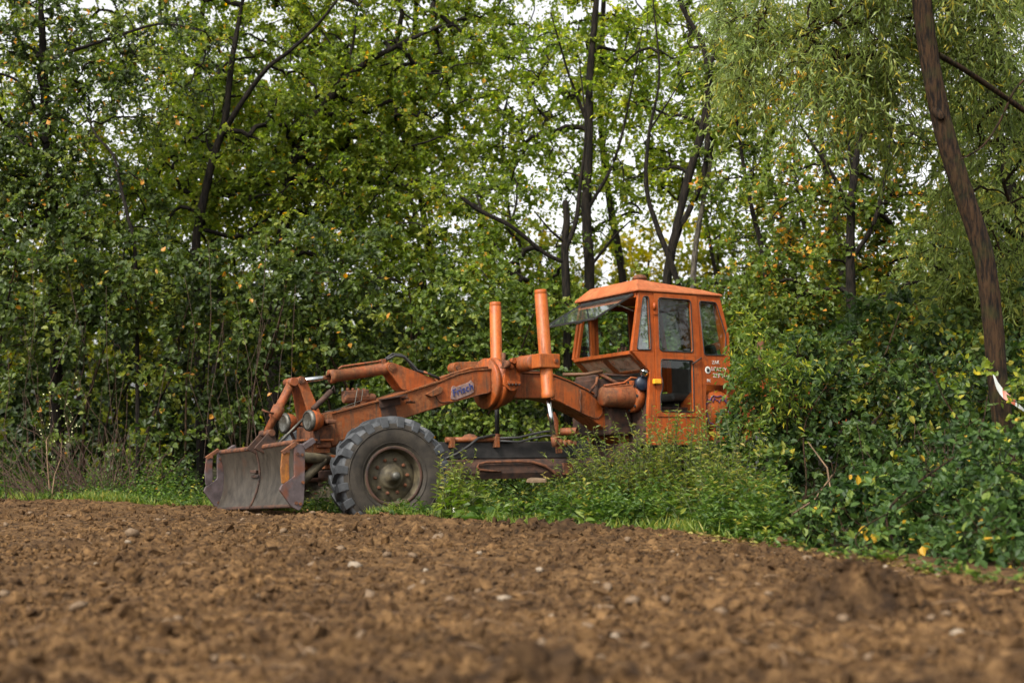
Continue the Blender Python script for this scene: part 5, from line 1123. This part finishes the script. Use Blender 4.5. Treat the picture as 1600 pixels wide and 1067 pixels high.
# ------------------------------------------------------------------ herbs
def herb(R, base, n, h, spread, L, Wr, per, shape, taper=.55, lean=(0, 0), up=.25):
    """stems rising from base points with leaves set along them"""
    base = np.asarray(base); S_ = len(base)
    hh = h * (.35 + .85 * R.rand(S_, 1)) if np.isscalar(h) else h[:, None] * (.7 + .4 * R.rand(S_, 1))
    d = np.concatenate([R.normal(size=(S_, 2)) * spread + np.array(lean), np.ones((S_, 1))], 1)
    pt = lambda t: base + np.concatenate([d[:, :2] * hh * t ** 1.6, hh * (t - .12 * t * t)], 1)
    Tv, Tf = tubes(np.stack([pt(0.), pt(.35), pt(.7), pt(1.)], 1), np.tile([.006, .005, .004, .002], (S_, 1)), 3)
    N = S_ * per; si = np.repeat(np.arange(S_), per); t = (.12 + .88 * (np.tile(np.arange(per), S_) + .6 * R.rand(N)) / per)[:, None]
    b = base[si] + np.concatenate([d[si, :2] * hh[si] * t ** 1.6, hh[si] * (t - .12 * t * t)], 1)
    a = R.rand(N) * 6.283
    ld = nrm(np.stack([np.cos(a), np.sin(a), up + .35 * R.normal(size=N)], -1))
    nn_ = nrm(np.stack([-.3 * np.cos(a), -.3 * np.sin(a), np.ones(N)], -1) + R.normal(size=(N, 3)) * .35)
    Ls = L * (1.1 - taper * t[:, 0]) * (.75 + .5 * R.rand(N)); tint = np.clip(.42 + .16 * R.normal(size=S_)[si] + .16 * R.normal(size=N) + .12 * t[:, 0], 0, .97)
    return (Tv, Tf), (b, ld, nn_, Ls, Ls * Wr, tint)
def gz(x, y): return ground_h(np.asarray(x, float), np.asarray(y, float))[0]
def herb_thing(name, label, cat, pts, h, spread, L, Wr, per, shape, mat, group=None, seed=0, stem=None, **kw):
    R = np.random.RandomState(500 + seed); pts = np.asarray(pts, float)
    base = np.concatenate([pts, gz(pts[:, 0], pts[:, 1])[:, None] - .02], 1)
    c = base.mean(0); T = thing(name, label, cat, tuple(c), group=group)
    (V, F), arr = herb(R, base, 0, h, spread, L, Wr, per, shape, **kw)
    fin('stems', np_mesh('stems', V - c, F, None, True), stem or B['greenstem'], T)['kind'] = 'stuff'
    leaf_object('foliage', (arr[0] - c,) + arr[1:], shape, mat, T)
    return T
def patch(R, n, cx, cy, rx, ry): return np.stack([cx + R.normal(size=n) * rx * .5, cy + R.normal(size=n) * ry * .5], -1)
R = np.random.RandomState(55)
# mugwort and other tall weeds in front of the machine
for i, (cx, cy, n, h, rx, lab) in enumerate([
    (-.66, 15.05, 26, .78, .14, 'feathery brown tipped weed clump against the front tyre'),
    (-.48, 15.0, 14, .62, .16, 'thin weed clump just right of the front tyre'),
    (.72, 15.2, 45, .9, .28, 'mugwort clump spilling over the right end of the grading blade'),
    (1.05, 15.2, 70, 1.15, .34, 'mugwort clump leaning on the grader frame below the tan housing'),
    (1.42, 15.1, 80, 1.3, .34, 'tallest mugwort clump right in front of the cab foot'),
    (1.80, 15.0, 80, 1.28, .34, 'mugwort clump below the cab door'),
    (2.15, 14.8, 75, 1.3, .34, 'mugwort clump below the rear corner of the cab'),
    (2.0, 14.2, 60, .8, .3, 'reddish brown stalked weed clump in front of the raspberry bush'),
    (2.4, 13.8, 60, .7, .3, 'weed clump at the left foot of the brambles')]):
    herb_thing('mugwort', lab, 'weed', patch(R, n, cx, cy, rx, .3), h, .20, .105, .32, 26, 'lance', G['mugwort'], 'tall weeds in front of the grader', i, lean=(-.10 if i > 1 else .05, -.05))
herb_thing('door_weed', 'yellow green weed growing up in front of the cab door', 'weed', patch(R, 16, 1.98, 15.35, .16, .15), 1.50, .05, .09, .34, 26, 'lance', G['shoots'], None, 30)
herb_thing('gourd_vine', 'withered vine with yellowing round leaves right of the front tyre', 'weed', patch(R, 16, -.55, 14.75, .22, .15), .42, .45, .13, .85, 5, 'ovate', G['shoots'], None, 31)
herb_thing('burdock', 'pale green broad leaved plant low in front of the grading blade', 'weed', patch(R, 7, -.24, 14.35, .16, .1), .20, .5, .19, .8, 4, 'ovate', G['nettle'], None, 32)
# bright nettle bed: a cover nobody could count
n = 2000; x = R.uniform(-.62, 2.35, n); y = edge_y(x) + .12 + R.rand(n) ** 1.2 * 1.7
k = ~((x > 2.2) & (y < 12.2)); x, y = x[k], y[k]
dd_ = (y - edge_y(x)) / 1.7
hm = np.interp(x, [-.7, -.5, .1, .6, 1.2, 2.7], [.12, .22, .34, .46, .52, .5]) * (.35 + .75 * np.clip(dd_ * 1.4, 0, 1))
b = np.stack([x, y, gz(x, y) - .02], -1)
hm = hm * (.35 + 1.2 * sstep(-.3, .35, perlin(x * 2.6, y * 2.6, 51))); (V, F), arr = herb(R, b, 0, hm, .25, .095, .42, 12, 'ovate'); arr[5][:] = np.clip(arr[5] + .22 * perlin(arr[0][:, 0] * 2.6, arr[0][:, 1] * 2.6, 52), 0, 1)
o = leaf_object('nettle_bed', arr, 'ovate', G['nettle'], None); tag(o, 'bed of fresh green nettles between the field and the grader', 'nettles', kind='stuff')
# low weeds along the left verge
n = 2000; x = R.uniform(-11, -.8, n); y = edge_y(x) + .1 + R.rand(n) ** 1.3 * 2.6
hm = .12 + .95 * np.clip((y - edge_y(x)) / 2.4, 0, 1) + .06 * R.rand(n)
w_ = (x > -4.6) & (x < -.8); hm[w_] = np.minimum(hm[w_], .22)
b = np.stack([x, y, gz(x, y) - .02], -1)
(V, F), arr = herb(R, b, 0, hm, .25, .075, .5, 9, 'ovate')
o = leaf_object('verge_weeds', arr, 'ovate', G['nettle'], None); tag(o, 'low leafy weeds along the left edge of the field', 'weeds', kind='stuff')
# wood floor plants under the hedge
n = 2600; x = R.uniform(-11, 9, n); y = R.uniform(17.5, 24, n); k = edge_d(x, y) > 1.2; x, y = x[k], y[k]
b = np.stack([x, y, gz(x, y) - .02], -1)
(V, F), arr = herb(R, b, 0, np.full(len(x), .55), .3, .09, .55, 9, 'ovate')
o = leaf_object('undergrowth', arr, 'ovate', G['raspberry'], None); tag(o, 'dim green undergrowth on the wood floor behind the grader', 'undergrowth', kind='stuff')
# grass along the field edge
n = 26000; x = np.concatenate([R.uniform(-11, 2.6, n - 4000), R.uniform(-3.5, 2.2, 4000)]); off = np.abs(R.normal(size=n)) * .36 - .10 + .12 * perlin(x * 2.3, x * 0 + 5, 43)
y = edge_y(x) + off * np.where(x < 1.6, 1, .5)
k = R.rand(n) < np.where(x > 1.7, .10, 1) * (.12 + 1.1 * sstep(-.25, .25, perlin(x * 1.6, y * 1.6, 41))); x, y, off = x[k], y[k], off[k]
d = nrm(np.stack([R.normal(size=len(x)) * .45, R.normal(size=len(x)) * .45, np.ones(len(x))], -1))
Lg = R.uniform(.04, .13, len(x)) * np.where((x > -4.6) & (x < -.7), 1.0, 1.35)
arr = (np.stack([x, y, gz(x, y) - .01], -1), d, nrm(R.normal(size=(len(x), 3)) + np.array([0, -.6, .3])), Lg, np.full(len(x), .008) + .006 * R.rand(len(x)), np.clip(R.normal(.55, .25, len(x)) + .06 * (off < .05) - .05, 0, 1))
o = leaf_object('grass_verge', arr, 'lance', G['grass'], None); tag(o, 'strip of short bright grass along the field edge', 'grass', kind='stuff')
# broad leaved herbs mixed into the nettles
for i, (cx, cy, h, lab) in enumerate([(.15, 14.15, .34, 'broad leaved dock in the nettles below the lift cylinder'), (.62, 13.75, .38, 'broad leaved dock at the field edge right of the stone slab'), (1.2, 13.75, .42, 'broad leaved dock at the field edge below the cab front'),
                                      (1.75, 13.4, .45, 'broad leaved dock at the bend of the field edge'), (-.85, 15.55, .30, 'leafy weed growing up against the right side of the front tyre'), (-2.15, 16.75, .42, 'dark leafy weed behind the near end of the front blade'), (-1.85, 16.25, .26, 'leafy weed left of the front tyre'), (-1.2, 15.75, .14, 'low leafy weed in front of the front tyre')]):
    herb_thing('dock_plant' if i < 4 else 'weed_clump', lab, 'weed', patch(R, 12, cx, cy, .22, .18), h, .32, .15 if i < 4 else .085, .42, 8 if i < 4 else 12, 'ovate', G['nettle'] if i != 5 else G['raspberry'], 'broad leaved weeds along the grader', 80 + i)
# small clumps that stand in front of the blade
for i, (cx, cy, h, lab) in enumerate([(-3.28, 17.55, .20, 'small leafy weed clump in front of the middle of the front blade'), (-4.0, 18.2, .26, 'leafy weed clump at the far end of the front blade'), (-2.05, 16.5, .16, 'leafy weed clump between the front blade and the wheel')]):
    herb_thing('weed_clump', lab, 'weed', patch(R, 16, cx, cy, .22, .2), h, .3, .075, .45, 11, 'ovate', G['nettle'], 'weed clumps at the front blade', 40 + i)

# ------------------------------------------------------------------ dry stalks, sticks, vines
def stalks(name, label, cat, P0, P1, r, mat, sag=.0, seed=1):
    R = np.random.RandomState(seed); P0, P1 = np.asarray(P0), np.asarray(P1); ln = np.linalg.norm(P1 - P0, axis=1, keepdims=True)
    m1 = P0 * .66 + P1 * .34 + R.normal(size=P0.shape) * ln * .05 + np.array([0, 0, 1]) * ln * sag; m2 = P0 * .34 + P1 * .66 + R.normal(size=P0.shape) * ln * .05 + np.array([0, 0, 1]) * ln * sag
    c = np.array([P0[:, 0].mean(), P0[:, 1].mean(), 0])
    V, F = tubes(np.stack([P0, m1, m2, P1], 1) - c, np.tile(np.array(r), (len(P0), 1)), 4)
    o = fin(name, np_mesh(name, V, F, None, True), mat); o.location = tuple(c); return tag(o, label, cat)
hx, hy, _ = (-6.15, 20.2, 0.38)
n = 170; P0 = np.stack([hx + R.normal(size=n) * .55, hy + R.normal(size=n) * .3, np.zeros(n) + .02], -1)
P1 = P0 + np.stack([R.normal(size=n) * .45 - .15, R.normal(size=n) * .25, R.uniform(.35, 1.25, n)], -1)
stalks('dry_stalk_heap', 'brown heap of dead stalks under the hedge at far left', 'stalks', P0, P1, [.007, .006, .005, .003], B['deadstalk'], .05)
for i, (a, b_, lab) in enumerate([((-6.44, 19.9, 0.34), (-6.43, 20, 1.28), 'left one of two pale upright dry stalks at far left'), ((-6.37, 19.8, 0.3), (-6.29, 19.9, 1.01), 'right one of two pale upright dry stalks at far left'),
                                  ((3.02, 13, 0.23), (2.74, 13.2, 1.04), 'long bare cane standing left of the bramble mound'), ((2.49, 13, 0.2), (2.94, 13.1, 0.74), 'bare cane bending right above the low bramble runner')]):
    stalks('dry_stalk', lab, 'stalk', [a], [b_], [.011, .010, .008, .005], B['stalk'], 0, 60 + i)
# vines hanging in the hedge
n = 45; x = R.uniform(-8.4, -3.2, n); y = R.uniform(20.6, 21.8, n); z1 = R.uniform(1.6, 4.2, n); z0 = R.uniform(.05, 1.2, n)
stalks('hanging_vines', 'thin brown vines hanging down in the dark hedge on the left', 'vines', np.stack([x, y, z0], -1), np.stack([x + R.normal(size=n) * .25, y + .2 * R.normal(size=n), z1], -1), [.003, .004, .004, .003], B['deadstalk'], 0, 70)['kind'] = 'stuff'
n = 130; x = R.uniform(3.9, 5.6, n); y = R.uniform(14.6, 16.2, n)
stalks('dead_canes', 'thicket of thin dead canes left of the leaning trunk foot', 'canes', np.stack([x, y, gz(x, y)], -1), np.stack([x + R.normal(size=n) * .3, y + .2 * R.normal(size=n), R.uniform(.5, 1.3, n)], -1), [.006, .006, .005, .003], B['deadstalk'], 0, 71)['kind'] = 'stuff'
# white flower heads over the stalk heap
fx, fy, fz = (-6.23, 19.6, 1.23)
n = 40; arr = (np.stack([fx + R.normal(size=n) * .16, fy + R.normal(size=n) * .1, fz + R.normal(size=n) * .28], -1), nrm(R.normal(size=(n, 3))), nrm(R.normal(size=(n, 3)) + np.array([0, -1, .5])), np.full(n, .022), np.full(n, .02), R.rand(n))
o = leaf_object('seed_heads', arr, 'ovate', G['petal'], None); tag(o, 'small white seed heads above the heap of dead stalks', 'flowers', kind='stuff')

# ------------------------------------------------------------------ small things
# straw, roots and fallen leaves on the field
n = 260; q_ = field_points(R, n, 5.2, 16); a_ = R.rand(n) * 6.283; ln_ = R.uniform(.03, .14, n)
P0 = np.stack([q_[:, 0], q_[:, 1], gz(q_[:, 0], q_[:, 1]) + .012], -1); e_ = q_ + np.stack([np.cos(a_), np.sin(a_)], -1) * ln_[:, None]
P1 = np.stack([e_[:, 0], e_[:, 1], gz(e_[:, 0], e_[:, 1]) + .02], -1)
stalks('straw_bits', 'bits of straw and root strewn over the tilled field', 'straw', P0, P1, [.003, .003, .003, .002], B['stalk'], .04, 90)['kind'] = 'stuff'
n = 420; t_ = R.rand(n); x = np.interp(t_, [0, .35, 1], [1.6, 2.3, 3.3]) + R.normal(size=n) * .12; y = edge_y(x) - np.abs(R.normal(size=n)) * .45
arr = (np.stack([x, y, gz(x, y) + .015], -1), nrm(np.stack([R.normal(size=n), R.normal(size=n), .3 * R.normal(size=n)], -1)), nrm(np.stack([.4 * R.normal(size=n), .4 * R.normal(size=n), np.ones(n)], -1)), R.uniform(.03, .065, n), R.uniform(.02, .045, n), R.rand(n))
o = leaf_object('fallen_leaves', arr, 'ovate', G['litter'], None); tag(o, 'fallen leaves lying on the soil below the brambles', 'leaves', kind='stuff')
n = 70; x = R.uniform(2.0, 3.2, n); y = edge_y(x) - np.abs(R.normal(size=n)) * .35 - .02
(V, F), arr = herb(R, np.stack([x, y, gz(x, y) - .01], -1), 0, np.full(n, .10), .4, .06, .6, 7, 'ovate')
o = leaf_object('bramble_seedlings', arr, 'ovate', G['nettle'], None); tag(o, 'small green seedlings on the soil in front of the brambles', 'seedlings', kind='stuff')

# strip of barrier tape tied to the leaning trunk
def tape():
    a = np.array([(4.84, 14.3, 1.72), (4.87, 14.25, 1.59), (4.92, 14.2, 1.5), (4.98, 14.15, 1.44), (5.07, 14.1, 1.35), (5.28, 14, 1.18)])
    c = catmull(a, 6); w_ = np.interp(np.linspace(0, 5, len(c)), [0, 1, 2, 3, 4, 5], [.008, .03, .045, .03, .012, .012])
    V, F = [], []
    for i, q in enumerate(c):
        tw_ = .5 + .9 * math.sin(i * .35); V += [q + np.array([.3, -.4 * math.sin(tw_), .8]) * w_[i], q - np.array([.3, -.4 * math.sin(tw_), .8]) * w_[i]]
    V = np.array(V); V2 = V + np.array([0, .004, 0]); n_ = len(V)
    F = [(2 * i, 2 * i + 1, 2 * i + 3, 2 * i + 2) for i in range(len(c) - 1)] + [(n_ + 2 * i + 2, n_ + 2 * i + 3, n_ + 2 * i + 1, n_ + 2 * i) for i in range(len(c) - 1)]
    k = NT('barrier_tape'); g = k.n('NewGeometry'); sx = k.n('SeparateXYZ'); k.l(g.outputs['Position'], sx.inputs[0])
    st_ = k.ramp(k.math('FRACT', k.math('MULTIPLY', sx.outputs[0], 4.6)), [(.0, (.40, .41, .39)), (.55, (.30, .07, .03))], 'CONSTANT')
    k.pbr(st_, .45)
    tag(fin('barrier_tape', np_mesh('barrier_tape', np.concatenate([V, V2]), np.array(F), None, True), k.m), 'twisted strip of red and white barrier tape tied to the leaning trunk', 'tape')
tape()
def slab(name, label, cat, loc, size, seed, mat, rz=0, tilt=0):
    R = np.random.RandomState(seed); n_ = 9; a = np.sort(R.rand(n_) * 6.283); r = .75 + .35 * R.rand(n_)
    pl_ = [(math.cos(t) * q * size[0], math.sin(t) * q * size[1]) for t, q in zip(np.linspace(0, 6.283, n_, endpoint=False), r)]
    m = MB(); m.add([(u, v, 0) for u, v in pl_] + [(u * .9, v * .9, size[2]) for u, v in pl_], [tuple(range(n_))[::-1], tuple(range(n_, 2 * n_))] + [(i, (i + 1) % n_, (i + 1) % n_ + n_, i + n_) for i in range(n_)])
    o = m.build(name, M[mat], None, .006); o.location = loc; o.rotation_euler = (tilt, 0, rz); return tag(o, label, cat)
slab('stone_slab', 'flat grey stone slab lying below the grading blade', 'stone', (0.26, 15.1, 0.61), (.13, .08, .035), 3, 'stone', .2, .15)
slab('paper_scrap', 'crumpled white scrap standing in the grass right of the front tyre', 'litter', (-0.59, 14.7, 0.31), (.035, .06, .006), 5, 'white', .3, 1.1)
